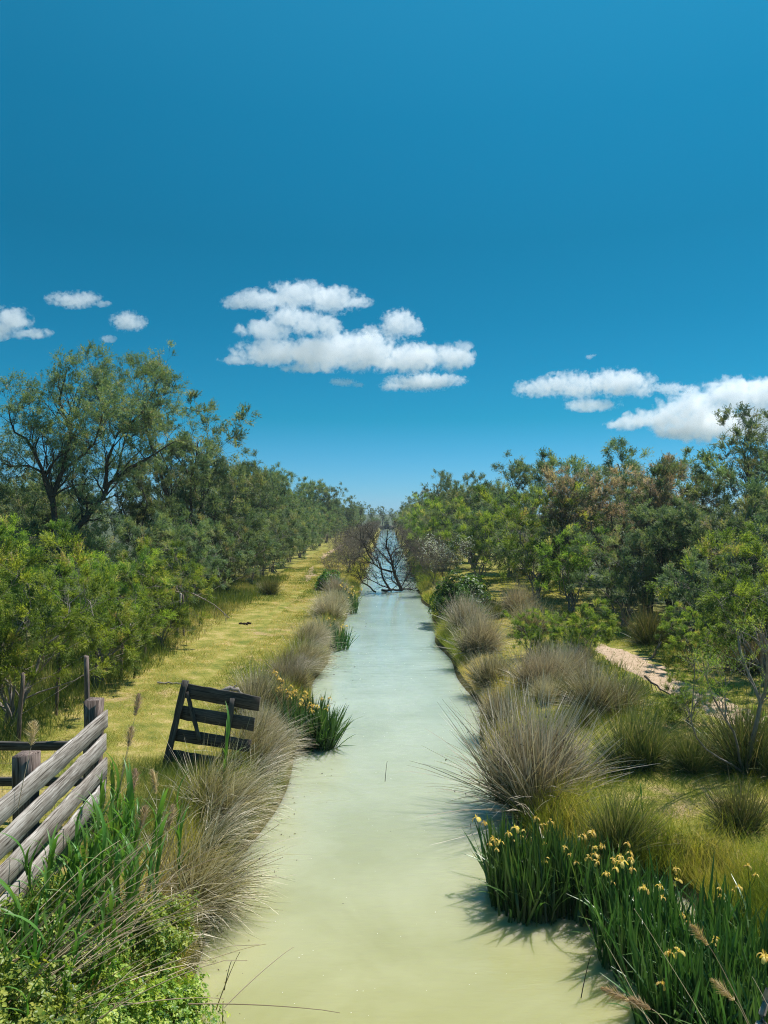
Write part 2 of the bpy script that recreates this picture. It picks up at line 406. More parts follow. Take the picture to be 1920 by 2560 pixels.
_rg = np.random.default_rng(5)
_ph = _rg.uniform(0, 6.28, (14, 3)); _fr = _rg.uniform(0.15, 1.9, (14, 2)) * _rg.choice([-1, 1], (14, 2))


def bumps(x, y):
    s = 0
    for (p, q, r), (fx, fy) in zip(_ph, _fr):
        s = s + np.sin(x * fx + y * fy * .7 + p) * np.cos(y * fy * .5 - x * fx * .3 + q) / (1 + abs(fx) + abs(fy))
    return s / 5.0


def edge_l(y): return -1.72 + 0.12 * np.sin(y * .55 + 1) + 0.07 * np.sin(y * 1.37) + 0.15 * sst(20, 38, y)
def edge_r(y): return 1.85 + 0.12 * np.sin(y * .48) + 0.08 * np.sin(y * 1.21 + 2) + 1.55 * sst(9.2, 7.6, y)


def height(x, y):
    x = np.asarray(x, float); y = np.asarray(y, float)
    dl = edge_l(y) - x; dr = x - edge_r(y)
    d = np.maximum(dl, dr)
    h = -0.55 + 0.60 * sst(-0.9, 0.02, d) + 0.40 * sst(-0.05, 0.55, d) + 0.15 * sst(0.5, 4, d)
    end = sst(190, 196, y)
    h = h * (1 - end) + 0.6 * end
    return h + bumps(x, y) * 0.10 * sst(0.1, 1.2, np.maximum(d, end * 5)) 


def axis(parts):
    out = [parts[0][0]]
    for a, b, st in parts:
        n = max(1, int(round((b - a) / st))); out += list(np.linspace(a, b, n + 1)[1:])
    return np.array(out)


gx = axis([(-3000, -300, 300), (-300, -40, 20), (-40, -9, 1.0), (-9, -3, .22), (-3, 4.2, .1), (4.2, 9, .22), (9, 40, 1.0), (40, 300, 20), (300, 3000, 300)])
gy = axis([(-60, 0, 6), (0, 3, .5), (3, 16, .16), (16, 40, .4), (40, 100, 1.5), (100, 220, 3), (220, 800, 40), (800, 6000, 400)])
XX, YY = np.meshgrid(gx, gy)
ZZ = height(XX, YY)
nx, ny = len(gx), len(gy)
ii = (np.arange(ny - 1)[:, None] * nx + np.arange(nx - 1)[None]).ravel()
gm = np_mesh('ground', np.stack([XX.ravel(), YY.ravel(), ZZ.ravel()], 1), np.stack([ii, ii + 1, ii + nx + 1, ii + nx], 1), None, M['ground'], True)
tag(link('ground', gm), 'flat sunlit marsh meadow of dry yellow and green grass', kind='structure')

wy = np.linspace(-20, 192, 40)
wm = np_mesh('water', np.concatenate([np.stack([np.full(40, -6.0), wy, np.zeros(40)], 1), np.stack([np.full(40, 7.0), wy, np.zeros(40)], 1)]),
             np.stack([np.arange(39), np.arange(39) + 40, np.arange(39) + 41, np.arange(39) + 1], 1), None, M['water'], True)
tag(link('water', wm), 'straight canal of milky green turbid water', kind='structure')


def strip(name, pts, label, rg, soft=.5):
    """a worn dirt path following the ground"""
    pts = np.array(pts, float)
    t = np.linspace(0, len(pts) - 1, 90); i = np.minimum(t.astype(int), len(pts) - 2); f = (t - i)[:, None]
    c = pts[i] * (1 - f) + pts[i + 1] * f
    jl = np.convolve(rg.normal(0, 1, 94), np.ones(5) / 5, 'valid') * soft; jr = np.convolve(rg.normal(0, 1, 94), np.ones(5) / 5, 'valid') * soft
    x0 = c[:, 0] - c[:, 2] * (1 + jl); x1 = c[:, 0] + c[:, 2] * (1 + jr)
    u = np.linspace(0, 1, 9)
    X = x0[:, None] * (1 - u) + x1[:, None] * u; Y = np.repeat(c[:, 1:2], 9, 1)
    edge = np.array([-.012, .006, .009, .01, .01, .01, .009, .006, -.012])
    Z = height(X, Y) + edge
    j = (np.arange(89)[:, None] * 9 + np.arange(8)[None]).ravel()
    me = np_mesh(name, np.stack([X.ravel(), Y.ravel(), Z.ravel()], 1), np.stack([j, j + 1, j + 10, j + 9], 1), None, M['dirt'], True)
    tag(link(name, me), label, kind='structure')


srg = np.random.default_rng(9)
strip('dirt_path', [(6.9, 9.5, .5), (6.2, 11.5, .55), (5.8, 13.5, .52), (5.65, 15.0, .42), (5.6, 16.6, .55), (5.6, 18.2, .55), (5.6, 19.3, .08)], 'bare pinkish dirt path winding through the rushes', srg)
for lb, pts in (
                ('dusty bare patch where the track narrows', [(-4.1, 38, .05), (-4.3, 41, .25), (-4.6, 45, .2), (-4.8, 48, .05)]),
                ('farthest bare patch of the track under the left trees', [(-4.9, 56, .05), (-5.1, 62, .3), (-5.0, 72, .25), (-4.9, 84, .1)])):
    strip('dirt_track', pts, lb, srg, .75)

# ------------------------------------------------------------------ branching plants
def spawn(rg, P, Rd, c, tmin, L, ang, up, wander, K2, rs, curl=0.0, bias=(0, 0, 0), tmax=1.0, rmin=.003):
    N, K, _ = P.shape
    idx = np.repeat(np.arange(N), c); Mn = len(idx)
    t = rg.uniform(tmin, tmax, Mn); f = t * (K - 1) * .9999; i = f.astype(int); w = (f - i)[:, None]
    pos = P[idx, i] * (1 - w) + P[idx, i + 1] * w
    rr = Rd[idx, i] * (1 - w[:, 0]) + Rd[idx, i + 1] * w[:, 0]
    tan = nrm(P[idx, i + 1] - P[idx, i])
    v = rg.normal(0, 1, (Mn, 3)); perp = nrm(v - (v * tan).sum(1, keepdims=True) * tan)
    a = np.radians(rg.uniform(ang[0], ang[1], Mn))[:, None]
    b = np.asarray(bias, float)
    d = nrm(tan * np.cos(a) + perp * np.sin(a) + np.array([0, 0, up]) + b)
    LL = (L * rg.uniform(.6, 1.3, Mn) * (1.2 - .45 * t))[:, None] / (K2 - 1)
    out = [pos]
    for k in range(K2 - 1):
        out.append(out[-1] + d * LL)
        d = nrm(d + rg.normal(0, wander, (Mn, 3)) + np.array([0, 0, curl]) + b * .3)
    P2 = np.stack(out, 1)
    R2 = np.maximum(rr * rs, rmin)[:, None] * np.linspace(1, .3, K2)[None]
    return P2, np.maximum(R2, rmin * .5)


def resample(pts, K):
    pts = np.asarray(pts, float); seg = np.r_[0, np.cumsum(np.linalg.norm(np.diff(pts, axis=0), axis=1))]
    u = np.linspace(0, seg[-1], K)
    return np.stack([np.interp(u, seg, pts[:, k]) for k in range(3)], 1)


def leaflets(rg, P, per, L, Wd, ang=(22, 50), spray_tint=None):
    """feathery leaflets along each spray (N,K,3)"""
    N, K, _ = P.shape
    idx = np.repeat(np.arange(N), per); Mn = len(idx)
    t = rg.uniform(.08, 1, Mn); f = t * (K - 1) * .9999; i = f.astype(int); w = (f - i)[:, None]
    pos = P[idx, i] * (1 - w) + P[idx, i + 1] * w
    tan = nrm(P[idx, i + 1] - P[idx, i])
    v = rg.normal(0, 1, (Mn, 3)); perp = nrm(v - (v * tan).sum(1, keepdims=True) * tan)
    a = np.radians(rg.uniform(*ang, Mn))[:, None]
    d = nrm(tan * np.cos(a) + perp * np.sin(a)); side = nrm(np.cross(d, np.array([0, 0, 1.0]) + rg.normal(0, .45, (Mn, 3))))
    V, Fc = leaves_tri(pos, d, side, L * rg.uniform(.6, 1.3, Mn), Wd * rg.uniform(.7, 1.3, Mn))
    st = rg.random(N) if spray_tint is None else spray_tint
    tint = np.clip(st[idx] + rg.normal(0, .07, Mn), 0, 1)
    return V, Fc, np.repeat(tint, 3)


def plant(name, rg, mains, mr, levels, spray, mats, loc=(0, 0, 0), bark_min=0.004):
    """mains: list of polylines; levels: spawn settings; spray: dict. returns Empty > trunk, crown"""
    K0 = 9
    P = np.stack([resample(m, K0) for m in mains]); Rd = np.stack([np.linspace(a, b, K0) for a, b in mr])
    wob = rg.normal(0, 1, P.shape); wob[:, 0] = 0
    P = P + wob * Rd[..., None] * .5
    root = empty(name, loc)
    tv = MB(); V, q = tubes(P, Rd, 8); tv.add(V, q, .5)
    last = None; cur = (P, Rd); allp = [cur]
    for lv in levels:
        lv = dict(lv); S = lv.pop('S', 4); src = lv.pop('src', None)
        cur = spawn(rg, *(allp[src] if src is not None else cur), **lv); allp.append(cur)
        V, q = tubes(*cur, S); tv.add(V, q, .5)
    link('trunk', tv.mesh('trunk', mats[0], True), root)
    if spray:
        sp = dict(spray); per = sp.pop('per'); L = sp.pop('leaf_l'); Wd = sp.pop('leaf_w'); tb = sp.pop('tint', (0, 1)); srcs = sp.pop('src', (-1,)); topt = sp.pop('toptint', 0.0)
        ang = sp.pop('leaf_ang', (22, 50))
        cv = MB()
        for s in srcs:
            SP, _ = spawn(rg, *allp[s], **sp)
            zt = SP[:, 0, 2]; zt = (zt - zt.min()) / max(np.ptp(zt), .1)
            tw = np.repeat(np.clip(rg.normal(.42, .26, len(SP) // sp['c']), 0, 1), sp['c'])      # one tone per twig
            tn = np.clip(tb[0] + (tb[1] - tb[0]) * np.clip(tw + rg.normal(0, .09, len(SP)), 0, 1) + topt * (zt - .5), 0, 1)
            V, Fc, tt = leaflets(rg, SP, per, L, Wd, ang, tn)
            cv.add(V, Fc, tt)
        link('crown', cv.mesh('crown', mats[1]), root)
    return root


def tree_mains(rg, n, H, spread, lean=0.0):
    out = []; rad = []
    for k in range(n):
        az = k * 6.283 / n + rg.uniform(-.5, .5); s = spread * rg.uniform(.5, 1.1); h = H * rg.uniform(.72, 1.0)
        p = [np.array([rg.normal(0, .12), rg.normal(0, .12), -.1])]
        for t in np.linspace(.15, 1, 7):
            rr = s * (t ** 1.3); p.append(np.array([math.cos(az) * rr + lean * t * t, math.sin(az) * rr, h * t]) + np.append(rg.normal(0, .14, 2) * t * 1.6, 0))
        out.append(p); r0 = .085 * H / 6 * rg.uniform(.8, 1.3); rad.append((r0, r0 * .22))
    return out, rad


def make_tree(seed, H=7.0, n=4, spread=1.7, dense=1.0, mat='leaf', leafs=(.095, .026), name='tamarisk_tree'):
    rg = np.random.default_rng(seed)
    m, r = tree_mains(rg, n, H, spread)
    lv = [dict(c=7, tmin=.18, L=.30 * H, ang=(28, 62), up=.22, wander=.16, K2=6, rs=.55, curl=.06, S=5),
          dict(c=7, tmin=.25, L=.14 * H, ang=(25, 60), up=.12, wander=.2, K2=5, rs=.5, curl=.04, S=3),
          dict(c=3, tmin=.55, L=.055 * H, ang=(20, 60), up=.12, wander=.2, K2=4, rs=.5, rmin=.004, S=3)]
    spray = dict(c=max(1, int(round(13 * dense))), tmin=.3, L=.34, ang=(8, 50), up=.10, wander=.12, K2=4, rs=.5, curl=-.10, bias=(.10, 0, 0), per=13, leaf_ang=(12, 40), leaf_l=leafs[0], leaf_w=leafs[1])
    return plant(name, rg, m, r, lv, spray, (M['bark'], M[mat]))


def make_bush(seed, H=3.0, n=7, spread=1.5, mat='leaf_bright', bark='bark_grey', leafs=(.062, .017), dense=1.0, name='tamarisk_bush', tint=(0, 1)):
    rg = np.random.default_rng(seed)
    m, r = tree_mains(rg, n, H, spread)
    r = [(a * .8, b * .6) for a, b in r]
    lv = [dict(c=7, tmin=.10, L=.40 * H, ang=(25, 65), up=.05, wander=.18, K2=6, rs=.5, curl=.03, S=4),
          dict(c=4, tmin=.4, L=.15 * H, ang=(25, 60), up=.08, wander=.2, K2=5, rs=.5, rmin=.003, S=3)]
    spray = dict(c=int(round(32 * dense)), tmin=.4, L=.095 * H, ang=(8, 48), up=.10, wander=.10, K2=4, rs=.5, curl=-.06, leaf_ang=(12, 40), per=13, leaf_l=leafs[0], leaf_w=leafs[1], tint=tint)
    return plant(name, rg, m, r, lv, spray, (M[bark], M[mat]))


def make_bare(seed, H=2.4, n=9, spread=1.3, mat='twig', blossom=False, name='bare_shrub'):
    rg = np.random.default_rng(seed)
    m, r = tree_mains(rg, n, H, spread); r = [(a * .5, b * .5) for a, b in r]
    lv = [dict(c=8, tmin=.15, L=.42 * H, ang=(18, 50), up=.2, wander=.13, K2=5, rs=.55, S=3),
          dict(c=7, tmin=.2, L=.22 * H, ang=(20, 55), up=.12, wander=.16, K2=4, rs=.55, rmin=.005, S=3),
          dict(c=3, tmin=.2, L=.12 * H, ang=(20, 55), up=.1, wander=.16, K2=3, rs=.55, rmin=.004, S=3)]
    sp = dict(c=1, tmin=.3, L=.1, ang=(10, 60), up=.1, wander=.1, K2=3, rs=.5, per=2, leaf_l=.07, leaf_w=.05, leaf_ang=(10, 80)) if blossom else None
    return plant(name, rg, m, r, lv, sp, (M[mat], M['white']))


def hide_proto(o):
    """prototypes are moved to their first place by place()"""
    o['_proto'] = 1
    return o


def place(proto, loc, rz, s, label, cat, group=None, mat=None, name=None):
    if proto.get('_proto'):
        del proto['_proto']; o = proto
        o.location = loc; o.rotation_euler = (0, 0, rz); o.scale = (s,) * 3 if not hasattr(s, '__len__') else s
    else:
        o = copy_tree(proto, loc, rz, s)
        if 'group' in o: del o['group']
    if name: o.name = name
    tag(o, label, cat, group)
    for c in o.children:
        if c.name.startswith('crown'):
            c.material_slots[0].link = 'OBJECT' if mat else 'DATA'
            if mat: c.material_slots[0].material = M[mat]
    return o


def on_ground(x, y, dz=0.0): return (x, y, float(height(x, y)) + dz)


# hero tree at the left: limbs follow the ones seen in the photograph, each at its own depth
def hp(pts, Y0, Y1):
    n = len(pts); b = None; o = []
    for k, (cx, cy_) in enumerate(pts):
        o.append(W(cx / 3.456, 880 + cy_ / 3.456, Y0 + (Y1 - Y0) * k / (n - 1)))
    return o


hr = np.random.default_rng(77)
base = np.array([*W(156, 1500, 23)[:2], .45])
mains = [[base] + hp([(530, 1700), (480, 1450), (440, 1240), (560, 1000), (600, 850), (610, 650), (540, 500), (510, 400), (580, 150)], 23, 23.6),
         hp([(440, 1240), (370, 1050), (310, 880), (240, 750), (110, 680), (70, 480)], 23.1, 22.0),
         hp([(530, 1680), (680, 1530), (830, 1320), (900, 1180), (1000, 1080), (1250, 940), (1500, 780)], 23, 24.8),
         hp([(900, 1180), (930, 950), (1000, 720), (1200, 560), (1330, 350)], 23.7, 24.4),
         hp([(570, 1000), (720, 880), (830, 780), (880, 560)], 23.2, 21.8),
         hp([(600, 700), (660, 480), (760, 260)], 23.5, 24.3),
         hp([(830, 1320), (700, 1300), (620, 1120), (640, 900)], 23.4, 25.2),
         hp([(370, 1050), (250, 980), (100, 990), (30, 960)], 23, 24.2),
         hp([(1000, 1080), (1080, 800), (1150, 500), (1150, 380)], 24, 25.5)]
mrad = [(.15, .02), (.075, .014), (.11, .016), (.065, .013), (.05, .013), (.045, .013), (.05, .013), (.04, .01), (.045, .013)]
off = base.copy()
hero = plant('tamarisk_tree', hr, [[np.asarray(p) - off for p in m] for m in mains], mrad,
             [dict(c=15, tmin=.14, L=1.15, ang=(25, 62), up=.25, wander=.18, K2=6, rs=.5, curl=.05, S=5),
              dict(c=5, tmin=.3, L=.72, ang=(25, 60), up=.15, wander=.2, K2=5, rs=.5, S=3),
              dict(c=3, tmin=.4, L=.36, ang=(20, 60), up=.1, wander=.2, K2=4, rs=.5, rmin=.004, S=3)],
             dict(c=9, tmin=.35, L=.25, ang=(8, 50), up=.1, wander=.12, K2=4, rs=.5, curl=-.12, bias=(.12, 0, 0), per=10, leaf_l=.075, leaf_w=.019, src=(-1,)),
             (M['bark'], M['leaf']), tuple(off))
tag(hero, 'tallest dark-limbed tamarisk tree with forked trunk and sky showing through', 'tree')

T = [hide_proto(make_tree(11, 7, 4, 1.7)), hide_proto(make_tree(12, 7, 3, 1.5, 1.1)), hide_proto(make_tree(13, 6.5, 5, 2.1, 1.0))]
B = [hide_proto(make_bush(21, 3.0)), hide_proto(make_bush(22, 2.6, 6, 1.6))]
BARE = hide_proto(make_bare(31)); BLOOM = hide_proto(make_bare(32, 2.6, 7, 1.0, 'twig', True, 'blossoming_shrub'))
GT = 'tamarisk trees lining the canal'
rt = random.Random(4)
ORD = 'first second third fourth fifth sixth seventh eighth ninth tenth eleventh twelfth thirteenth fourteenth'.split()

# left side, hand placed (x, y, variant, scale, label, material)
left_trees = [
    (-8.9, 32.5, 1, 1.22, 'tall narrow grey-green tamarisk rising above the left row beyond the forked tree', None),
    (-9.2, 28.0, 0, .74, 'tamarisk tree between the tallest forked tree and the tall narrow one', None),
    (-12.2, 27.5, 2, .66, 'tamarisk tree half hidden behind the tallest forked tree', None),
    (-12.2, 19.5, 0, .55, 'small tamarisk tree at the far left edge behind the bright bush', None),
    (-15.5, 25.0, 1, .62, 'low tamarisk filling the gap at the left edge of the picture', None),
    (-8.6, 38.5, 2, .86, 'broad tamarisk just behind the tall narrow one', None),
    (-8.9, 44.5, 0, .9, 'tamarisk in mid row where the track bends', None)]
for x, y, v, s, lb, mt in left_trees:
    place(T[v], on_ground(x, y, -.05), rt.uniform(0, 6.28), s, lb, 'tree', GT, mt)
for k, y in enumerate([50, 56, 62, 69, 76, 84, 92, 101, 111, 122, 134, 148, 163, 180]):
    for row in (0, 1):
        x = -8.9 - row * 4.2 + rt.uniform(-.6, .6) + (.9 if y > 80 else 0) + (1.0 if y > 120 else 0)
        place(T[rt.randrange(3)], on_ground(x, y + row * 2.5, -.05), rt.uniform(0, 6.28), rt.uniform(.74, .95) * (1.0 if y < 100 else .85),
              ORD[k] + (' tamarisk of the receding left row, counted from the bend of the track' if row == 0 else ' tamarisk of the back left row, counted from the bend of the track'), 'tree', 'tamarisks of the far left row' if row == 0 else 'tamarisks behind the far left row')
right_trees = [
    (14.0, 26.5, 2, .98, 'tall wispy green tamarisk with dark trunk at the right edge', None),
    (9.0, 25.5, 2, .70, 'tamarisk with faded pink-brown blossom on the right', 'leaf_pink'),
    (7.3, 29.5, 0, .68, 'second tamarisk with faded pink-brown blossom, behind the first', 'leaf_pink'),
    (10.9, 31.0, 1, .82, 'green tamarisk between the pink-brown one and the tall right-edge one', None),
    (8.1, 43.0, 0, .88, 'dark bushy tamarisk with black trunks showing, above the bright bush', None),
    (11.4, 20.8, 2, .55, 'low spreading tamarisk with bare bent limbs in front of the tall right-edge tree', None),
    (8.4, 22.0, 0, .50, 'small green tamarisk in front of the pink-brown trees', None),
    (16.5, 22.5, 2, .8, 'leafy tamarisk cut by the right edge of the picture', None),
    (5.9, 52.0, 2, .82, 'green tamarisk beyond the blossoming shrub', None)]
for x, y, v, s, lb, mt in right_trees:
    place(T[v], on_ground(x, y, -.05), rt.uniform(0, 6.28), s, lb, 'tree', GT, mt)
for k, y in enumerate([58, 65, 72, 80, 89, 98, 108, 120, 133, 147, 162, 180]):
    for row in (0, 1):
        x = 5.2 + row * 4.2 + rt.uniform(-.6, .6)
        place(T[rt.randrange(3)], on_ground(x, y + row * 2.5, -.05), rt.uniform(0, 6.28), rt.uniform(.66, .86),
              ORD[k] + (' tamarisk of the receding right row, counted from the blossoming shrub' if row == 0 else ' tamarisk of the back right row, counted from the blossoming shrub'), 'tree', 'tamarisks of the far right row' if row == 0 else 'tamarisks behind the far right row',
              'leaf_pink' if rt.random() < .08 else None)
for k in range(34):
    sd = -1 if k % 2 else 1
    place(T[rt.randrange(3)], on_ground(sd * rt.uniform(16, 46), 34 + k * 4.5 + rt.uniform(-2, 2)), rt.uniform(0, 6.28), rt.uniform(.6, .8), 'distant tamarisk of the ' + ('left' if sd < 0 else 'right') + ' scrub seen through gaps between nearer crowns', 'tree', 'tamarisks of the ' + ('left' if sd < 0 else 'right') + ' back scrub')
for k, (x, y) in enumerate(((-3.2, 150), (-3.4, 163), (-3.0, 176), (-2.6, 186), (3.0, 165), (3.0, 178), (2.7, 187), (-2.2, 193), (2.2, 193), (0, 197))):
    place(B[k % 2] if False else T[2], on_ground(x, y), rt.uniform(0, 6.28), rt.uniform(.28, .36), 'low distant tamarisk scrub by the sluice gate', 'bush', 'scrub by the sluice gate', None, 'tamarisk_bush')
for k in range(16):
    sd = -1 if k < 11 else 1
    place(B[k % 2], on_ground(sd * (13.5 + 2.2 * (k % 6) + rt.uniform(-.8, .8)), 25 + (k * 7) % 24 + rt.uniform(-1, 1)), rt.uniform(0, 6.28), rt.uniform(1.1, 1.6), 'grey-green scrub bush glimpsed behind the front trees on the ' + ('left' if sd < 0 else 'right'), 'bush', 'scrub bushes behind the ' + ('left' if sd < 0 else 'right') + ' trees', 'leaf')
for x, y in ((-4, 200), (-1.2, 206), (1.6, 203), (4.2, 199), (-7, 203), (7.5, 205)):
    place(T[rt.randrange(3)], on_ground(x, y), rt.uniform(0, 6.28), rt.uniform(.6, .74), 'distant tamarisk closing the far end of the canal', 'tree', 'tamarisks at the end of the canal')

bushes = [
    (-6.0, 11.9, 0, .88, 'bright yellow-green tamarisk bush overhanging the wire fence at the left edge', None),
    (-8.4, 14.2, 1, .80, 'yellow-green tamarisk bush with bare twigs behind the left-edge bush', None),
    (-6.6, 17.0, 0, .72, 'yellow-green tamarisk bush over the fence beneath the forked tree', None),
    (-9.6, 19.5, 1, 1.05, 'green bush against the foot of the forked tree', None),
    (-6.9, 22.0, 1, .85, 'green bush leaning toward the track where the fence ends', None),
    (-7.1, 26.5, 0, .9, 'darker green bush shading the track below the narrow tree', 'leaf'),
    (-6.9, 31.5, 1, 1.05, 'dark green bush at the foot of the tall narrow tree', 'leaf'),
    (-6.8, 37.0, 0, 1.0, 'dark bush beside the track where it narrows', 'leaf'),
    (4.6, 37.0, 0, 1.08, 'light green feathery bush beside the white blossoming shrub', None),
    (6.6, 33.0, 1, 1.15, 'green bush at the foot of the pink-brown tamarisks', 'leaf'),
    (6.4, 25.5, 1, .95, 'bright green bush low in front of the pink-brown tamarisks', None),
    (8.0, 18.6, 1, .80, 'deep green bush beyond the bend of the dirt path', 'leaf'),
    (10.0, 16.8, 0, .95, 'dark green bush shading the far end of the dirt path', 'leaf'),
    (7.5, 14.6, 0, .88, 'bright green tamarisk bush with pink tips at the right edge above the path', None),
    (6.75, 16.4, 1, .45, 'small yellow-green bush beside the dirt path', None),
    (4.4, 16.6, 1, .50, 'small bright feathery bush among the rushes on the right bank', None),
    (-8.6, 23.5, 0, .95, 'tall green bush filling the space right of the forked trunk', 'leaf'),
    (-11.8, 15.5, 1, 1.0, 'green bush at the left edge above the brightest bush', None),
    (-12.5, 23.5, 0, .9, 'bush behind the forked trunk on its left side', 'leaf'),
    (-8.6, 29.5, 1, 1.25, 'tall dark bush between the forked tree and the narrow tree', 'leaf'),
    (-8.0, 35.0, 0, 1.6, 'tall dark bush right of the narrow tree', 'leaf'),
    (-5.7, 14.6, 1, .78, 'low yellow-green bush reaching over the middle fence posts', None),
    (-5.8, 19.0, 0, .55, 'low green bush spilling onto the track at the fence', None),
    (8.7, 28.5, 0, 1.5, 'tall bush under the first pink-brown tamarisk', 'leaf_pink'),
    (6.0, 29.5, 0, 1.25, 'mid-green bush left of the pink-brown tamarisks', None),
    (10.6, 24.3, 1, 1.6, 'tall deep green bush right of the first pink-brown tamarisk', 'leaf'),
    (12.6, 22.0, 0, 1.5, 'tall green bush at the foot of the tall right-edge tree', 'leaf'),
    (9.4, 20.6, 1, 1.2, 'dark bush overhanging the shaded end of the path', 'leaf'),
    (7.2, 22.3, 0, .85, 'green bush just beyond the rush tussock in tree shade', 'leaf'),
    (12.2, 17.0, 1, 1.4, 'green bush at the right edge behind the pink-tipped one', 'leaf'),
    (14.6, 19.5, 0, 1.7, 'tall bush at the right edge below the tall wispy tree', 'leaf'),
    (6.6, 39.5, 1, 1.6, 'tall bush below the dark bushy tamarisk', 'leaf'),
    (9.8, 37.5, 0, 1.8, 'tall bush between the dark bushy tamarisk and the pink-brown ones', 'leaf'),
    (5.4, 46.0, 0, 1.5, 'tall bush left of the dark bushy tamarisk', 'leaf'),
    (4.9, 12.0, 0, .26, 'knee-high feathery seedling between the dark tussock and the path', None),
    (3.5, 18.2, 0, .34, 'small feathery bush behind the straw-coloured waterside tussock', None),
    (5.3, 10.4, 1, .24, 'small feathery seedling right of the dark upright tussock', None),
    (3.6, 46.0, 1, 1.0, 'light green bush at the water beyond the fallen tree', None)]
for x, y, v, s, lb, mt in bushes:
    place(B[v], on_ground(x, y, -.05), rt.uniform(0, 6.28), s, lb, 'bush', 'tamarisk bushes', mt)
for k, y in enumerate((40, 43.5, 47.5, 52, 57, 63, 70, 78, 87, 97, 108, 122, 138, 155)):
    place(B[rt.randrange(2)], on_ground(-6.9 + rt.uniform(-.3, .3), y), rt.uniform(0, 6.28), rt.uniform(.9, 1.25), ORD[k] + ' dark bush at the foot of the receding left row, counted from the bend', 'bush', 'bushes under the far left row', 'leaf')
for k, y in enumerate((49, 54, 59, 65, 71, 78, 86, 95, 105, 117, 132, 150)):
    place(B[rt.randrange(2)], on_ground(3.7 + rt.uniform(-.3, .3), y), rt.uniform(0, 6.28), rt.uniform(.9, 1.3), ORD[k] + ' bush overhanging the right bank beyond the fallen tree', 'bush', 'bushes on the far right bank', 'leaf' if rt.random() < .5 else None)

for x, y, s, lb in ((-2.2, 43, .85, 'bare brown twiggy shrub on the left bank beside the fallen tree'), (-2.5, 36.5, .6, 'low bare shrub on the left bank just before the fallen tree'),
                    (2.7, 42.0, .95, 'bare brown shrub on the right bank behind the fallen tree'), (2.3, 36.0, .62, 'low dark twiggy shrub at the foot of the white blossoms')):
    place(BARE, on_ground(x, y), rt.uniform(0, 6.28), s, lb, 'shrub', 'bare shrubs at the waterside')
for k, y in enumerate((46, 50, 54.5, 59, 64, 70, 77, 85, 94, 104, 116, 130, 148, 168)):
    place(BARE, on_ground(-2.3, y), rt.uniform(0, 6.28), rt.uniform(.75, .95), ORD[k] + ' bare reddish shrub on the left bank beyond the fallen tree', 'shrub', 'bare shrubs on the far left bank')
for k, y in enumerate((46.5, 51, 56, 62, 69, 77, 86, 97, 110, 126)):
    place(BARE, on_ground(2.35, y), rt.uniform(0, 6.28), rt.uniform(.75, .95), ORD[k] + ' bare reddish shrub on the right bank beyond the fallen tree', 'shrub', 'bare shrubs on the far right bank')
place(BLOOM, on_ground(2.9, 36.6), .6, .8, 'shrub dotted with white blossom beside the fallen tree', 'shrub')

# fallen dead tree across the canal
def dp(pts, Y0, Y1):
    n = len(pts); return [W(860 + a / 8.295, 1260 + b / 8.295, Y0 + (Y1 - Y0) * k / (n - 1)) for k, (a, b) in enumerate(pts)]


dbase = np.array([*W(1000, 1476, 38)[:2], 0.0])
dm = [dp([(1200, 1790), (1080, 1500), (1010, 1400), (990, 1200), (980, 1120), (880, 960), (890, 700), (905, 550)], 38, 37.4),
      dp([(980, 1120), (990, 1030), (1040, 960), (1150, 900), (1290, 865)], 37.7, 38.4),
      dp([(1000, 1410), (780, 1360), (620, 1240), (480, 1180), (420, 1120)], 37.9, 36.9),
      dp([(620, 1240), (500, 1030), (440, 880), (350, 720), (335, 520)], 37.3, 36.8),
      dp([(980, 1240), (850, 1100), (680, 930), (550, 730)], 37.8, 38.8),
      dp([(960, 1790), (850, 1620), (800, 1480), (780, 1370), (720, 1250), (690, 1030), (670, 950)], 38, 38.3),
      dp([(660, 1830), (420, 1640), (340, 1540), (280, 1380)], 37.3, 37.7),
      dp([(780, 1790), (1000, 1795), (1180, 1780), (1420, 1765)], 38, 38.3),
      dp([(1180, 1780), (1250, 1620), (1340, 1480), (1400, 1300)], 38.1, 39),
      dp([(1060, 1480), (1080, 1340), (1060, 1240), (1150, 1120)], 37.9, 37.4),
      dp([(1000, 1780), (700, 1650), (500, 1560), (400, 1480)], 38.2, 39),
      dp([(1150, 1700), (1000, 1580), (980, 1500), (1080, 1470)], 38, 37.6)]
dead = plant('fallen_tree', np.random.default_rng(8), [[p - dbase for p in m] for m in dm],
             [(.095, .02), (.045, .012), (.055, .013), (.04, .011), (.04, .011), (.065, .014), (.045, .014), (.065, .03), (.035, .012), (.035, .012), (.04, .012), (.04, .012)],
             [dict(c=10, tmin=.25, L=.95, ang=(20, 60), up=.12, wander=.16, K2=5, rs=.42, S=4, rmin=.010),
              dict(c=5, tmin=.2, L=.5, ang=(20, 60), up=.05, wander=.18, K2=4, rs=.5, S=3, rmin=.009),
              dict(c=3, tmin=.2, L=.32, ang=(20, 60), up=.0, wander=.18, K2=3, rs=.5, S=3, rmin=.007)], None, (M['dead'], None), tuple(dbase))
tag(dead, 'leafless dark dead tree lying across the canal', 'tree')


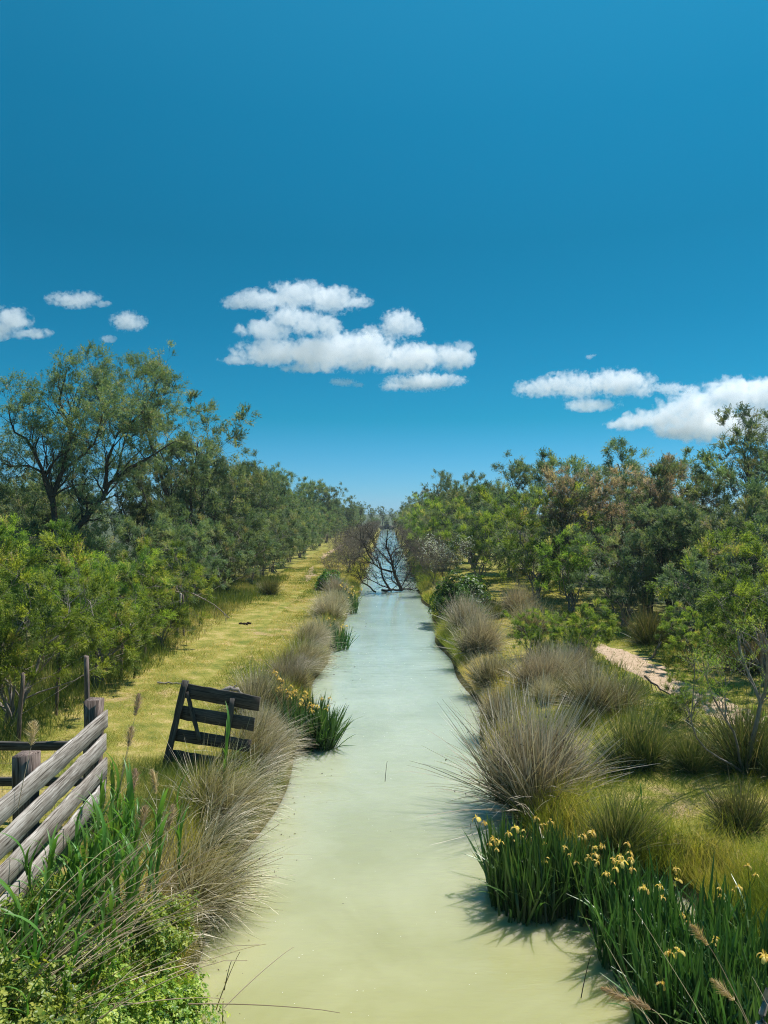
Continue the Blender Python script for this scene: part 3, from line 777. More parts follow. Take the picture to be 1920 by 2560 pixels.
# ------------------------------------------------------------------ rush tussocks
def tussock_mesh(seed, n, L, r0, spread, mat, lean=(0, 0), tint=(0, 1), width=.0095, seeds=True, droop=.18):
    rg = np.random.default_rng(seed)
    ns = 7; sub = rg.integers(0, ns, n)
    sc = rg.normal(0, r0 * .75, (ns, 2)) + np.array([lean[0] * .0, 0]); st_ = rg.normal(0, .34, (ns, 2)); sl = rg.uniform(.72, 1.12, ns)
    az = rg.uniform(0, 6.283, n); pol = np.abs(rg.normal(0, 1, n)) * np.radians(spread) * .52
    stray = rg.random(n) < .06; pol = np.where(stray, np.radians(rg.uniform(30, 95, n)), np.minimum(pol, np.radians(95)))
    d = np.stack([np.cos(az) * np.sin(pol) + st_[sub, 0] + lean[0] * rg.uniform(.2, 1.3, n), np.sin(az) * np.sin(pol) + st_[sub, 1] + lean[1] * rg.random(n), np.cos(pol)], 1); d = nrm(d)
    rb = r0 * .55 * np.sqrt(rg.random(n)); bz = az + rg.normal(0, .8, n)
    p = np.stack([np.cos(bz) * rb + sc[sub, 0], np.sin(bz) * rb + sc[sub, 1] * (2.2 if lean[0] else 1), np.full(n, -.06)], 1)
    pol = np.arccos(np.clip(d[:, 2], -1, 1))
    LL = L * np.clip(rg.normal(.88, .24, n), .3, 1.5) * (1 - .22 * np.minimum(pol / np.radians(spread), 1) ** 2) * sl[sub]
    K = 6; out = [p]; dd = d
    hz = nrm(d * np.array([1, 1, 0]) + 1e-6)
    for k in range(K - 1):
        out.append(out[-1] + dd * (LL / (K - 1))[:, None])
        dd = nrm(dd + np.array([0, 0, -1]) * (droop * rg.uniform(.1, 1.1, n) * np.sin(pol + .15))[:, None] + rg.normal(0, .025, (n, 3)))
    P = np.stack(out, 1); P[:, :, 2] = np.maximum(P[:, :, 2], -.06)
    Wd = width * rg.uniform(.6, 1.3, n)[:, None] * np.array([1, 1, .95, .85, .65, .25])[None]
    V, q = ribbons(P, Wd, nrm(np.cross(d, rg.normal(0, 1, (n, 3)))))
    tone = rg.normal(0, .16, n)
    tt = np.clip(tint[0] + (tint[1] - tint[0]) * np.linspace(.12, .9, K)[None] + tone[:, None], 0, 1)
    me = np_mesh('blades', V, q, np.repeat(tt.ravel(), 2), mat)
    sm = None
    if seeds:
        pick = rg.choice(n, max(8, n // 14), replace=False)
        c = P[pick, 4] * .5 + P[pick, 3] * .5; mb = MB()
        m = 4
        b = np.repeat(c, m, 0); dr = nrm(rg.normal(0, 1, b.shape) + np.repeat(dd[pick], m, 0))
        V2, q2 = diamonds(b, dr, nrm(np.cross(dr, rg.normal(0, 1, b.shape))), np.full(len(b), .035), np.full(len(b), .014))
        sm = np_mesh('seed_heads', V2, q2, rg.random(len(V2)), M['seed'])
    return me, sm


TV = {'tan': [tussock_mesh(41, 2900, 1.35, .28, 74, M['rush'], tint=(.05, 1.1)), tussock_mesh(42, 2500, 1.2, .25, 66, M['rush'], tint=(.0, .85))],
      'lean': [tussock_mesh(43, 2200, 1.35, .34, 66, M['rush'], lean=(.75, 0), tint=(.10, .95), droop=.32)],
      'green': [tussock_mesh(44, 1500, 1.05, .2, 60, M['rush_green'], tint=(.1, .9)), tussock_mesh(45, 900, .9, .14, 46, M['rush_green'], tint=(.1, .95))]}


def tussock(kind, v, x, y, s, rz, label, group, dz=0.0):
    me, sm = TV[kind][v]
    o = empty('rush_tussock', on_ground(x, y, dz), rz, s)
    link('blades', me, o)
    if sm: link('seed_heads', sm, o)['kind'] = 'stuff'
    tag(o, label, 'tussock', group)
    return o


GR, GL = 'rush tussocks on the right bank', 'rush tussocks on the left bank'
tussock('tan', 0, 1.98, 9.9, .98, .3, 'largest pale grey-tan rush tussock on the right bank overhanging the water', GR)
tussock('tan', 1, 3.75, 13.2, .70, 2.0, 'wide brown-green rush tussock behind and inland of the largest pale tussock', GR)
tussock('tan', 0, 3.0, 14.8, .66, 4.1, 'grey rush tussock between the wide brown tussock and the water', GR)
tussock('green', 0, 3.5, 10.3, .85, 1.0, 'dark green upright rush tussock standing alone in the sunlit grass', GR)
tussock('green', 0, 4.8, 9.9, .95, 3.0, 'dark green rush tussock around the foot of the bare sapling', GR)
tussock('green', 1, 2.62, 8.45, .75, 2.0, 'small green rush tuft just behind the nearest iris bed', GR)
tussock('green', 1, 3.95, 8.2, .62, 5.0, 'small wispy rush tuft at the right edge near the muddy inlet', GR)
tussock('tan', 1, 2.1, 13.2, .5, 1.2, 'low brown tussock hanging over the water behind the largest pale one', GR)
tussock('tan', 1, 2.25, 16.2, .62, 3.3, 'straw-coloured tussock at the water between the low brown one and the grey pair', GR)
tussock('tan', 0, 2.4, 19.2, .72, 5.2, 'nearer of the two grey tussocks before the green bramble mound', GR)
tussock('tan', 0, 2.5, 22.6, .74, .9, 'farther of the two grey tussocks before the green bramble mound', GR)
tussock('tan', 1, 4.2, 21.5, .78, 2.2, 'dark brown tussock inland of the grey pair', GR)
tussock('tan', 0, 4.5, 25.5, .75, 4.4, 'brown tussock inland of the green bramble mound', GR)
tussock('green', 0, 6.9, 19.5, .95, 1.7, 'dark rush tussock in tree shade beyond the end of the dirt path', GR)
tussock('tan', 1, 7.8, 16.0, .8, 3.6, 'brownish tussock behind the small bush by the dirt path', GR)
tussock('tan', 1, 2.6, 31.5, .65, 3.6, 'pale tussock between bramble mound and white blossoms', GR)
tr = random.Random(12)
for k in range(13):
    y_ = 9.8 + 17 * tr.random() ** 1.3; x_ = tr.uniform(2.5, 4.7)
    tussock(('green', 'tan')[k % 3 == 0 and y_ > 12.5], tr.randrange(2), x_, y_, tr.uniform(.34, .6), tr.uniform(0, 6.28), 'small rush tuft growing between the larger tussocks of the right bank', 'small tufts on the right bank')
for k in range(14):
    y_ = 12.2 + k * 1.6 + tr.uniform(-.5, .5)
    tussock(('tan', 'lean')[k % 2], 0 if k % 2 else tr.randrange(2), float(edge_l(y_)) - tr.uniform(.1, .5), y_, tr.uniform(.36, .55), tr.uniform(-.4, .4), 'small brownish rush tuft in the band along the left water edge', 'small tufts along the left water edge')
tussock('lean', 0, -1.98, 7.6, .66, -.15, 'nearest big straw-coloured tussock leaning over the left water edge', GL)
tussock('lean', 0, -2.1, 9.2, .64, .2, 'straw and green tussock in front of the leaning hurdle', GL)
tussock('lean', 0, -2.0, 11.0, .6, .3, 'pinkish-tan tussock below the left iris clump', GL)
tussock('tan', 1, -2.3, 13.4, .62, .5, 'brown tussock behind the hurdle at the water edge', GL)
tussock('tan', 1, -2.1, 15.8, .52, 1.5, 'tan tussock just beyond the big left iris clump', GL)
tussock('lean', 0, -2.05, 18.6, .6, 0.1, 'pale pinkish tussock halfway along the left bank', GL)
tussock('tan', 0, -2.1, 21.2, .5, 4.5, 'tussock beside the small left iris clump', GL)
tussock('tan', 0, -2.0, 25.5, .66, 2.6, 'grey-brown tussock nearer the fallen tree on the left bank', GL)
tussock('tan', 1, -2.05, 28.6, .62, 5.6, 'grey-brown tussock next to the far left irises', GL)
tussock('tan', 0, -2.2, 32.3, .6, .6, 'last grey tussock on the left bank before the fallen tree', GL)
tussock('green', 0, -4.95, 31.5, .75, .6, 'small dark rush tuft standing alone on the grassy track', GL)


# ------------------------------------------------------------------ irises
def sword(L, w, bend, twist, seed):
    K = 7; t = np.linspace(0, 1, K)
    x = bend * t ** 2.2 * L; z = L * (t - .25 * abs(bend) * t ** 3)
    wd = w * np.array([.75, .95, 1, .95, .8, .5, .04])
    V = []; 
    for k in range(K):
        a = twist * t[k]; s = np.array([-math.sin(a), math.cos(a), 0])
        c = np.array([x[k], 0, z[k]]); nf = np.array([math.cos(a), math.sin(a), 0]) * wd[k] * .16
        V += [c - s * wd[k] / 2, c + nf, c + s * wd[k] / 2]
    q = []
    for k in range(K - 1):
        for j in (0, 1): q.append((k * 3 + j, k * 3 + j + 1, k * 3 + j + 4, k * 3 + j + 3))
    rg = np.random.default_rng(seed)
    return np.array(V), np.array(q), np.clip(np.repeat(t * .6, 3) + rg.uniform(0, .4), 0, 1)


SW = []
for k, (L, b, tw) in enumerate([(1.0, .08, .3), (.92, .2, -.4), (.85, .42, .5), (1.05, .03, .2), (.8, .7, -.5), (.95, .14, .8), (.7, .3, .2), (.98, .1, -.7)]):
    SW.append(sword(L, .036, b, tw, k))
SWM = [np_mesh('iris_leaf', v, q, t, M['iris']) for v, q, t in SW]


def flower_mesh(seed):
    rg = np.random.default_rng(seed); mb = MB()
    for k in range(3):
        a = k * 2.094 + rg.uniform(-.2, .2)
        for (prof, wds, aa, tn) in (([(0, 0), (.022, .016), (.045, .012), (.062, -.014), (.068, -.04)], [.008, .022, .042, .046, .018], a, .7),
                                    ([(0, 0), (.008, .022), (.016, .040), (.018, .052)], [.006, .014, .018, .006], a + 1.05, .9)):
            V = []
            c, s = math.cos(aa), math.sin(aa)
            for (r, z), w in zip(prof, wds):
                for j in (-1, 0, 1):
                    rr = r; tt = j * w / 2; zz = z - (abs(j) * w * .25) + rg.normal(0, .003)
                    V.append((c * rr - s * tt, s * rr + c * tt, zz))
            n = len(prof); q = [(k2 * 3 + j, k2 * 3 + j + 1, k2 * 3 + j + 4, k2 * 3 + j + 3) for k2 in range(n - 1) for j in (0, 1)]
            mb.add(V, np.array(q), np.clip(tn + rg.uniform(-.5, .3), 0, 1))
    return mb.mesh('flower', M['petal'], True)


FLW = [flower_mesh(k) for k in range(4)]


def stalk_mesh(seed, L=1.0):
    rg = np.random.default_rng(seed)
    p = np.array([[0, 0, 0], [.01, .005, L * .4], [.03, -.01, L * .75], [.05 + rg.normal(0, .02), .01, L]])
    V, q = tubes(resample(p, 6)[None], np.linspace(.006, .0035, 6)[None], 5)
    br = np.array([[.03, -.01, L * .75], [-.02, .03, L * .86], [-.03, .04, L * .93]])
    V2, q2 = tubes(resample(br, 4)[None], np.linspace(.004, .003, 4)[None], 4)
    mb = MB().add(V, q, .5).add(V2, q2, .5)
    return mb.mesh('flower_stalk', M['iris'], True), p[-1], br[-1]


STK = [stalk_mesh(k, L) for k, L in enumerate((1.0, 1.06, .94))]


def iris_clump(label, spots, nleaf, nflow, seed, s=1.0, group='yellow iris clumps', each=True, z=-.08, splay=.22, fl_bias=None):
    """spots: list of (x, y, radius) patches"""
    rg = np.random.default_rng(seed)
    c0 = np.mean([(a, b) for a, b, _ in spots], axis=0)
    o = empty('iris_clump', (c0[0], c0[1], 0.0))
    wts = np.array([r * r for _, _, r in spots]); wts = wts / wts.sum(); jm = MB()
    def at():
        a, b, r = spots[rg.choice(len(spots), p=wts)]; an = rg.uniform(0, 6.283); q = r * math.sqrt(rg.random())
        x, y = a + math.cos(an) * q, b + math.sin(an) * q
        dirv = np.array([x - c0[0], y - c0[1]])
        return x, y, dirv, q / r
    for k in range(int(nleaf * 3.2) if each else nleaf):
        x, y, dv, ro = at(); sz = s * rg.uniform(.72, 1.12)
        az = rg.uniform(0, 6.283); tilt = rg.normal(0, .17) ; tdir = rg.uniform(0, 6.283)
        tx, ty = math.cos(tdir) * tilt + dv[0] * splay * rg.random(), math.sin(tdir) * tilt + dv[1] * splay * rg.random()
        zz = max(z, float(height(x, y)) - .05)
        m = Matrix.Translation((x - c0[0], y - c0[1], zz)) @ Matrix.Rotation(-ty, 4, 'X') @ Matrix.Rotation(tx, 4, 'Y') @ Matrix.Rotation(az, 4, 'Z') @ Matrix.Scale(sz, 4)
        j = rg.integers(len(SW))
        if each and k < nleaf:
            lf = link('leaf', SWM[j], o); lf.matrix_local = m
        else:
            V, q, t = SW[j]; mm = np.array(m); jm.add(V @ mm[:3, :3].T + mm[:3, 3], q, np.clip(t + rg.normal(0, .1), 0, 1))
    if jm.n:
        lo = link('leaves', jm.mesh('leaves', M['iris']), o)
        if each: lo['kind'] = 'stuff'
    for k in range(nflow):
        x, y, dv, ro = at() if fl_bias is None else (*fl_bias(rg), np.zeros(2), 0)
        st, top, side = STK[rg.integers(3)]
        m = Matrix.Translation((x - c0[0], y - c0[1], max(z, float(height(x, y)) - .05))) @ Matrix.Rotation(rg.normal(0, .12), 4, 'X') @ Matrix.Rotation(rg.normal(0, .12), 4, 'Y') @ Matrix.Rotation(rg.uniform(0, 6.28), 4, 'Z') @ Matrix.Scale(s * rg.uniform(.78, 1.08), 4)
        sk = link('flower_stalk', st, o); sk.matrix_local = m
        for tp, fs in ((top, 1.0), (side, .8)):
            if fs < 1 and rg.random() < .35: continue
            f = link('flower', FLW[rg.integers(4)], sk)
            f.matrix_local = Matrix.Translation(tp) @ Matrix.Rotation(rg.normal(0, .35), 4, 'X') @ Matrix.Rotation(rg.uniform(0, 6.28), 4, 'Z') @ Matrix.Scale(fs * rg.uniform(.68, 1.02), 4)
    return tag(o, label, 'iris', group)


iris_clump('large clump of yellow irises standing in the water below the big pale tussock', [(1.45, 7.55, .38), (1.85, 7.75, .34), (1.30, 7.9, .22), (2.1, 7.35, .3)], 290, 26, 61, .81)
iris_clump('dense bed of green iris leaves with few yellow flowers at the lower right', [(2.25, 6.55, .36), (2.6, 6.15, .36), (2.95, 6.6, .34), (2.45, 7.0, .3)], 290, 11, 62, .78)
iris_clump('nearest iris bed in the bottom right corner', [(2.2, 5.75, .26), (2.65, 5.45, .34), (3.1, 5.9, .3)], 290, 6, 63, .76)
iris_clump('bushy clump of yellow irises at the left water edge beside the hurdle', [(-1.35, 12.9, .40), (-1.62, 13.4, .36), (-1.15, 12.7, .25)], 800, 30, 64, .84, each=False, splay=1.15)
iris_clump('small iris clump with a few flowers halfway along the left bank', [(-1.55, 21.9, .38), (-1.7, 22.3, .3)], 260, 8, 65, .8, each=False, splay=1.0)
iris_clump('farthest yellow iris clump just before the fallen tree', [(-1.5, 29.8, .35), (-1.6, 31.0, .4)], 130, 14, 66, 1.0, each=False, splay=.6)


# ------------------------------------------------------------------ bramble mounds
def bramble_leaf_mesh(mat, seed=0):
    """one leaf of three toothed leaflets"""
    mb = MB()
    for a, off_, s in ((0, .012, 1.0), (1.25, .006, .82), (-1.25, .006, .82)):
        c, sn = math.cos(a), math.sin(a); pts = [(off_, 0, 0)]
        prof = [(.2, .5), (.45, .62), (.75, .42)]
        L = .05 * s; w = .036 * s
        V = [(0, 0, 0), (.18 * L, -.36 * w, .003), (.5 * L, -.5 * w, .005), (.8 * L, -.3 * w, .002), (L, 0, -.006), (.8 * L, .3 * w, .002), (.5 * L, .5 * w, .005), (.18 * L, .36 * w, .003), (.5 * L, 0, -.003)]
        V = [(c * (x + off_) - sn * y, sn * (x + off_) + c * y, z) for x, y, z in V]
        f = np.array([(8, k, (k + 1) % 8) for k in range(8)])
        mb.add(V, f, .5)
    return mb


def bramble(label, c, rad, n_each, n_rest, seed, mat='bramble', leaf_s=1.0, group='bramble mounds', name='bramble_bush', canes=40):
    """rad (rx, ry, rz) of a mound whose leaves sit on an uneven dome"""
    rg = np.random.default_rng(seed)
    o = empty(name, on_ground(c[0], c[1]))
    lm = bramble_leaf_mesh(mat); base_v = np.concatenate(lm.v); base_f = np.concatenate(lm.f[3])
    n = n_each + n_rest
    def pts(n):
        az = rg.uniform(0, 6.283, n); ct = rg.random(n) ** .8; st = np.sqrt(1 - ct ** 2)
        d = np.stack([np.cos(az) * st, np.sin(az) * st, ct], 1)
        lump = 1 + .16 * np.sin(az * 3 + seed) + .14 * np.sin(az * 5 + ct * 7) + .1 * np.sin(az * 9 - ct * 11)
        return d * np.array(rad) * (lump * rg.uniform(.62, 1.04, n) )[:, None], d
    p, d = pts(n)
    meshes = []
    for k in range(5):
        me = np_mesh('leaf', base_v, base_f, np.full(len(base_v), k / 4.0), M[mat]); meshes.append(me)
    order = np.argsort(p[:, 1] - p[:, 2] * .6)          # those towards the viewer and on top first
    p, d = p[order], d[order]
    nv = nrm(d + rg.normal(0, .55, (n, 3)) + np.array([0, 0, .35]))
    x = nrm(np.cross(nv, rg.normal(0, 1, (n, 3)))); y = np.cross(nv, x); sc = leaf_s * rg.uniform(.7, 1.35, n)
    keep = rg.permutation(min(n, n_each * 3))[:n_each] if n_each else np.array([], int)
    isk = np.zeros(n, bool); isk[keep] = True
    for k in np.where(isk)[0]:
        lf = link('leaf', meshes[rg.integers(5)], o)
        m = Matrix((x[k], y[k], nv[k])).transposed().to_4x4() @ Matrix.Scale(sc[k], 4); m.translation = p[k]
        lf.matrix_local = m
    r = np.where(~isk)[0]
    if len(r):
        V = p[r][:, None] + sc[r][:, None, None] * (x[r][:, None] * base_v[None, :, 0:1] + y[r][:, None] * base_v[None, :, 1:2] + nv[r][:, None] * base_v[None, :, 2:3])
        Fc = (base_f[None] + (np.arange(len(r)) * len(base_v))[:, None, None]).reshape(-1, 3)
        lo = link('leaves', np_mesh('leaves', V.reshape(-1, 3), Fc, np.repeat(np.clip(rg.normal(.5, .34, len(r)), 0, 1), len(base_v)), M[mat]), o)
        lo['kind'] = 'stuff'
    # canes
    e, _ = pts(canes); s0 = np.stack([rg.normal(0, rad[0] * .3, canes), rg.normal(0, rad[1] * .3, canes), np.full(canes, -.1)], 1)
    mid = (s0 + e) / 2 + np.array([0, 0, rad[2] * .4]); t = np.linspace(0, 1, 7)[None, :, None]
    P = s0[:, None] * (1 - t) ** 2 + 2 * mid[:, None] * t * (1 - t) + e[:, None] * t ** 2
    V, q = tubes(P, np.repeat(np.linspace(.006, .002, 7)[None], canes, 0), 4)
    link('canes', np_mesh('canes', V, q, rg.random(len(V)), M['straw']), o)
    return tag(o, label, 'bramble', group)


bramble('bramble mound filling the bottom left corner', (-2.55, 4.55), (.75, .55, .70), 280, 8000, 71, 'bramble', .6)
bramble('bramble mound beneath the reeds beside the plank fence', (-2.75, 5.75), (.65, .6, .5), 260, 6500, 72, 'bramble', .58)
bramble('low bramble trailing to the water at the bottom left', (-1.95, 5.0), (.45, .6, .5), 240, 5500, 73, 'bramble', .58)
bramble('bramble trailing into the water in front of the nearest leaning tussock', (-2.05, 6.35), (.4, .5, .36), 200, 2800, 74, 'bramble', .58)
bramble('bramble fringe hanging into the water at the bottom left', (-1.72, 5.55), (.38, .75, .3), 200, 3000, 77, 'bramble', .55)
bramble('glossy green bramble mound overhanging the right bank before the blossoming shrub', (2.75, 26.2), (1.05, 1.5, 1.15), 0, 7000, 75, 'hedge', 1.7)
bramble('small dark bramble on the left bank near the fallen tree', (-2.7, 34.5), (.6, .8, .75), 0, 2000, 76, 'hedge', 1.8)


# ------------------------------------------------------------------ reeds and stalks
def reed_leaf(L, w, seed):
    K = 8; t = np.linspace(0, 1, K); rg = np.random.default_rng(seed)
    x = L * (t * .55 + .25 * t ** 2); z = L * (.78 * t - .42 * t ** 2.4)
    wd = w * np.array([.5, .9, 1, .95, .8, .6, .35, .03])
    V = []
    for k in range(K): V += [(x[k], -wd[k] / 2, z[k] + wd[k] * .15), (x[k], 0, z[k]), (x[k], wd[k] / 2, z[k] + wd[k] * .15)]
    q = [(k * 3 + j, k * 3 + j + 1, k * 3 + j + 4, k * 3 + j + 3) for k in range(K - 1) for j in (0, 1)]
    return np_mesh('reed_leaf', V, np.array(q), np.repeat(t, 3) * .5 + rg.uniform(0, .5), M['reed'])


RL = [reed_leaf(.48, .036, 1), reed_leaf(.58, .042, 2), reed_leaf(.40, .034, 3)]
STEM = []
for k in range(3):
    rg = np.random.default_rng(90 + k); p = np.array([[0, 0, 0], [.02, .01, .4], [.05, 0, .8], [.09, .02, 1.2]]) + np.append(np.zeros((1, 3)), rg.normal(0, .012, (3, 3)), 0)
    V, q = tubes(resample(p, 8)[None], np.linspace(.006, .003, 8)[None], 5); STEM.append(np_mesh('reed_stem', V, q, np.full(len(V), .4), M['reed'], True))


def plume_mesh(seed, L=.24):
    rg = np.random.default_rng(seed); n = 340
    t = rg.random(n); c = np.stack([.25 * L * t ** 2, np.zeros(n), L * t], 1)
    d = nrm(np.stack([.55 + rg.normal(0, .35, n), rg.normal(0, .42, n), .7 + rg.normal(0, .2, n)], 1))
    V, Fc = leaves_tri(c, d, nrm(np.cross(d, rg.normal(0, 1, (n, 3)))), (.09 * np.sin(np.pi * np.clip(t * .85 + .12, 0, 1)) + .012) * rg.uniform(.6, 1.2, n), np.full(n, .006))
    return np_mesh('plume', V, Fc, np.repeat(rg.random(n), 3), M['plume'])


PLM = [plume_mesh(1), plume_mesh(2, .2)]


def reed(x, y, s, label, group, rz, lean, rg, nl=7, plume=False):
    o = empty('reed', on_ground(x, y, -.05), rz, s); o.rotation_euler = (lean[1], lean[0], rz)
    j = int(rg.integers(3)); link('stem', STEM[j], o)
    for k in range(nl):
        t = .3 + .7 * (k + rg.random() * .6) / nl
        lf = link('leaf', RL[int(rg.integers(3))], o)
        lf.matrix_local = Matrix.Translation((.075 * t ** 1.6, .01 * t, 1.2 * t)) @ Matrix.Rotation(rg.normal(0, .5) + (k % 2) * math.pi, 4, 'Z') @ Matrix.Rotation(rg.uniform(-1.0, -.3), 4, 'Y') @ Matrix.Scale(rg.uniform(.8, 1.2), 4)
    if plume:
        pl = link('plume', PLM[int(rg.integers(2))], o); pl.location = (.09, .02, 1.19)
    return tag(o, label, 'reed', group)


rr = np.random.default_rng(17)
for k in range(26):
    reed(rr.uniform(-2.78, -2.35), rr.uniform(5.7, 7.3), rr.uniform(.55, .85), 'green leafy reed growing against the plank fence', 'reeds against the plank fence', rr.uniform(0, 6.28), (rr.normal(.05, .1), rr.normal(0, .08)), rr)
for k in range(22):
    reed(rr.uniform(-2.5, -2.0), rr.uniform(5.7, 7.2), rr.uniform(.65, .95), 'green leafy reed between the plank fence and the leaning tussock', 'reeds between fence and tussock', rr.uniform(0, 6.28), (rr.normal(0, .1), rr.normal(0, .08)), rr)
for k in range(34):
    reed(rr.uniform(-2.75, -2.0), rr.uniform(4.5, 5.9), rr.uniform(.55, .85), 'green leafy reed rising out of the brambles at the lower left', 'reeds among the brambles', rr.uniform(0, 6.28), (rr.normal(.08, .14), rr.normal(0, .1)), rr)
reed(-2.05, 9.2, .8, 'green reed rising through the tussock in front of the hurdle', None, 1, (.05, 0), rr)
reed(2.9, 8.35, .5, 'single broad-leaved reed shoot behind the large iris clump', None, 2.2, (.0, 0), rr, 3)


def stalk(p0, p1, sag, label, group, plume=None, r=.0045, name='dry_reed_stalk'):
    p0, p1 = np.asarray(p0, float), np.asarray(p1, float); t = np.linspace(0, 1, 9)[:, None]
    P = (p0 * (1 - t) + p1 * t) - np.array([0, 0, 1]) * sag * (4 * t * (1 - t)) * -1
    P[-1, 2] -= abs(sag) * .3
    rel = P - p0
    V, q = tubes(rel[None], np.linspace(r, r * .45, 9)[None], 5)
    sd = int(abs(p0[0] * 1000 + p1[2] * 777)) % 997
    me = np_mesh('stalk', V, q, np.full(len(V), (sd % 100) / 100), M['straw'], True)
    o = empty(name, tuple(p0)); link('stem', me, o)
    if plume is not None:
        pl = link('plume', PLM[sd % 2], o)
        z = Vector(rel[-1] - rel[-2]).normalized(); q_ = z.to_track_quat('Z', 'Y')
        pl.matrix_local = Matrix.Translation(Vector(rel[-1])) @ q_.to_matrix().to_4x4() @ Matrix.Scale(plume, 4)
    return tag(o, label, 'reed stalk', group)


# dry culms criss-crossing the lower left bank
for k in range(80):
    x0, y0 = rr.uniform(-3.1, -2.1), rr.uniform(4.2, 5.9)
    a = rr.normal(.55, .35); L = rr.uniform(.9, 1.9); el = rr.uniform(.25, .9)
    p0 = np.array([x0, y0, .45 + rr.uniform(0, .35)]); p1 = p0 + L * np.array([math.cos(a) * math.cos(el), math.sin(a) * math.cos(el) * .8, math.sin(el) * .75])
    stalk(p0, p1, rr.uniform(-.02, .12), 'dry straw-coloured reed stalk slanting over the brambles at the lower left', 'dry stalks over the brambles')
for k in range(30):
    x0, y0 = rr.uniform(-2.9, -2.1), rr.uniform(5.8, 7.6)
    p0 = np.array([x0, y0, .4]); L = rr.uniform(.8, 1.4); a = rr.normal(.2, .5); el = rr.uniform(.8, 1.35)
    stalk(p0, p0 + L * np.array([math.cos(a) * math.cos(el), math.sin(a) * math.cos(el), math.sin(el)]), .03, 'thin dry stalk standing among the reeds by the plank fence', 'dry stalks among the reeds')
for (a, b, Y0, Y1) in (((560, 2520), (735, 2365), 5.4, 5.75), ((420, 2440), (665, 2358), 5.3, 5.9), ((470, 2510), (850, 2530), 5.2, 5.4), ((330, 2450), (520, 2405), 5.1, 5.6), ((300, 2515), (560, 2495), 5.0, 5.4), ((540, 2525), (600, 2378), 5.6, 5.5)):
    stalk(W(a[0], a[1], Y0), W(b[0], b[1], Y1), .02, 'dry straw stalk jutting out over the water at the bottom left', 'stalks jutting over the water')
# plumes seen against the grass at the left
for lb, a, b, Y in (('feathery reed plume standing between the plank fence and the hurdle', (300, 1900), (338, 1790), 7.6), ('feathery reed plume leaning left of the hurdle', (290, 1960), (322, 1868), 7.2),
                    ('feathery plume above the plank fence at the left edge', (45, 1960), (78, 1865), 5.9), ('drooping plume over the reeds near the leaning tussock', (300, 2230), (352, 2075), 6.4),
                    ('second drooping plume beside the leaning tussock', (365, 2230), (418, 2080), 6.6), ('small plume above the reeds below the hurdle', (385, 2080), (392, 1985), 7.0),
                    ('short plume right of the plank fence end', (300, 2060), (330, 1985), 7.0)):
    stalk(W(a[0], a[1] + 60, Y), W(b[0], b[1], Y + .1), .02, lb, None, .95)
for lb, a, b, Y in (('thick brown plume leaning left at the bottom right', (1690, 2640), (1575, 2500), 3.4), ('second brown plume beside the thick one at the bottom right', (1720, 2640), (1630, 2520), 3.5),
                    ('plume on a slanting stem over the bottom right iris bed', (1890, 2600), (1772, 2362), 3.9), ('tan drooping plume at the bottom right corner', (1900, 2640), (1838, 2500), 3.6)):
    stalk(W(a[0], a[1], Y), W(b[0], b[1], Y + .15), .02, lb, None, .55, .003)
for a, b, Y in (((1790, 2600), (1585, 2270), 4.2), ((1640, 2590), (1510, 2350), 4.0), ((1940, 2560), (1880, 2440), 4.2)):
    stalk(W(a[0], a[1], Y), W(b[0], b[1], Y + .2), .01, 'thin pale grass stem slanting in front of the iris beds', 'pale stems before the iris beds', None, .0022)
# twigs standing in the water
for lb, a, b, z in (('crooked thin twig standing in mid canal', (962, 1962), (968, 1902), 0), ('short twig poking from the water before the large iris clump', (1178, 2082), (1176, 2058), 0),
                    ('dark twig standing in the water at the lower left', (558, 2490), (580, 2398), 0), ('dark stick in the water below the jutting stalks', (556, 2575), (558, 2500), 0),
                    ('curved stem bending down to the water before the iris bed', (1450, 2510), (1478, 2385), 0)):
    p = G(a[0], a[1], -.05); Y = p[1]
    o = stalk(p, W(b[0], b[1], Y), .03, lb, None, None, .005, 'water_twig')
    for c in o.children: c.data.materials[0] = M['dead']
    o['category'] = 'twig'

# ------------------------------------------------------------------ timber: plank fence, hurdle, wire fence
pf = empty('plank_fence', (0, 0, 0)); tag(pf, 'weathered grey plank fence with heavy posts at the left edge', 'fence')
fx0, fy0 = -2.92, 4.9; fx1, fy1 = -3.12, 8.22
for k, zt in enumerate((1.72, 1.463, 1.207, .95)):
    b = link('board', plank_mesh('board', math.hypot(fx1 - fx0, fy1 - fy0) + (.02, -.03, .0, -.05)[k], .195, .03, M['wood'], 200 + k, 22), pf)
    pose(b, (fx0, fy0, zt - .02), (fx1, fy1, zt + (.0, .01, -.01, .01)[k]), face=(-1, -.06, 0))
for (x, y, h, lb) in ((-3.18, 6.5, 1.36, None), (-3.26, 8.2, 1.42, None), (-3.05, 5.0, 1.3, None)):
    p = link('post', plank_mesh('post', h + .3, .17, .17, M['sleeper'], int(y * 10), 8, .02), pf)
    g0 = float(height(x, y)); pose(p, (x, y, g0 - .25), (x + .01, y, g0 + h), face=(0, 1, 0))
for z in (1.36, .95):
    rl = link('rail', plank_mesh('rail', 3.2, .10, .05, M['wood_dark'], int(z * 50), 12), pf); pose(rl, (-6.4, 8.42, z), (-3.2, 8.42, z), face=(0, 1, 0))
mb = MB()
for k in range(16):
    V, q = tubes(np.array([[[-6.4 + k * .2, 8.46, .5], [-6.4 + k * .2, 8.46, 1.35]]]), np.full((1, 2), .0022), 3); mb.add(V, q)
for k in range(6):
    V, q = tubes(np.array([[[-6.4, 8.46, .55 + k * .15], [-3.2, 8.46, .55 + k * .15]]]), np.full((1, 2), .0022), 3); mb.add(V, q)
link('wire_mesh', mb.mesh('wire_mesh', M['wire']), pf)
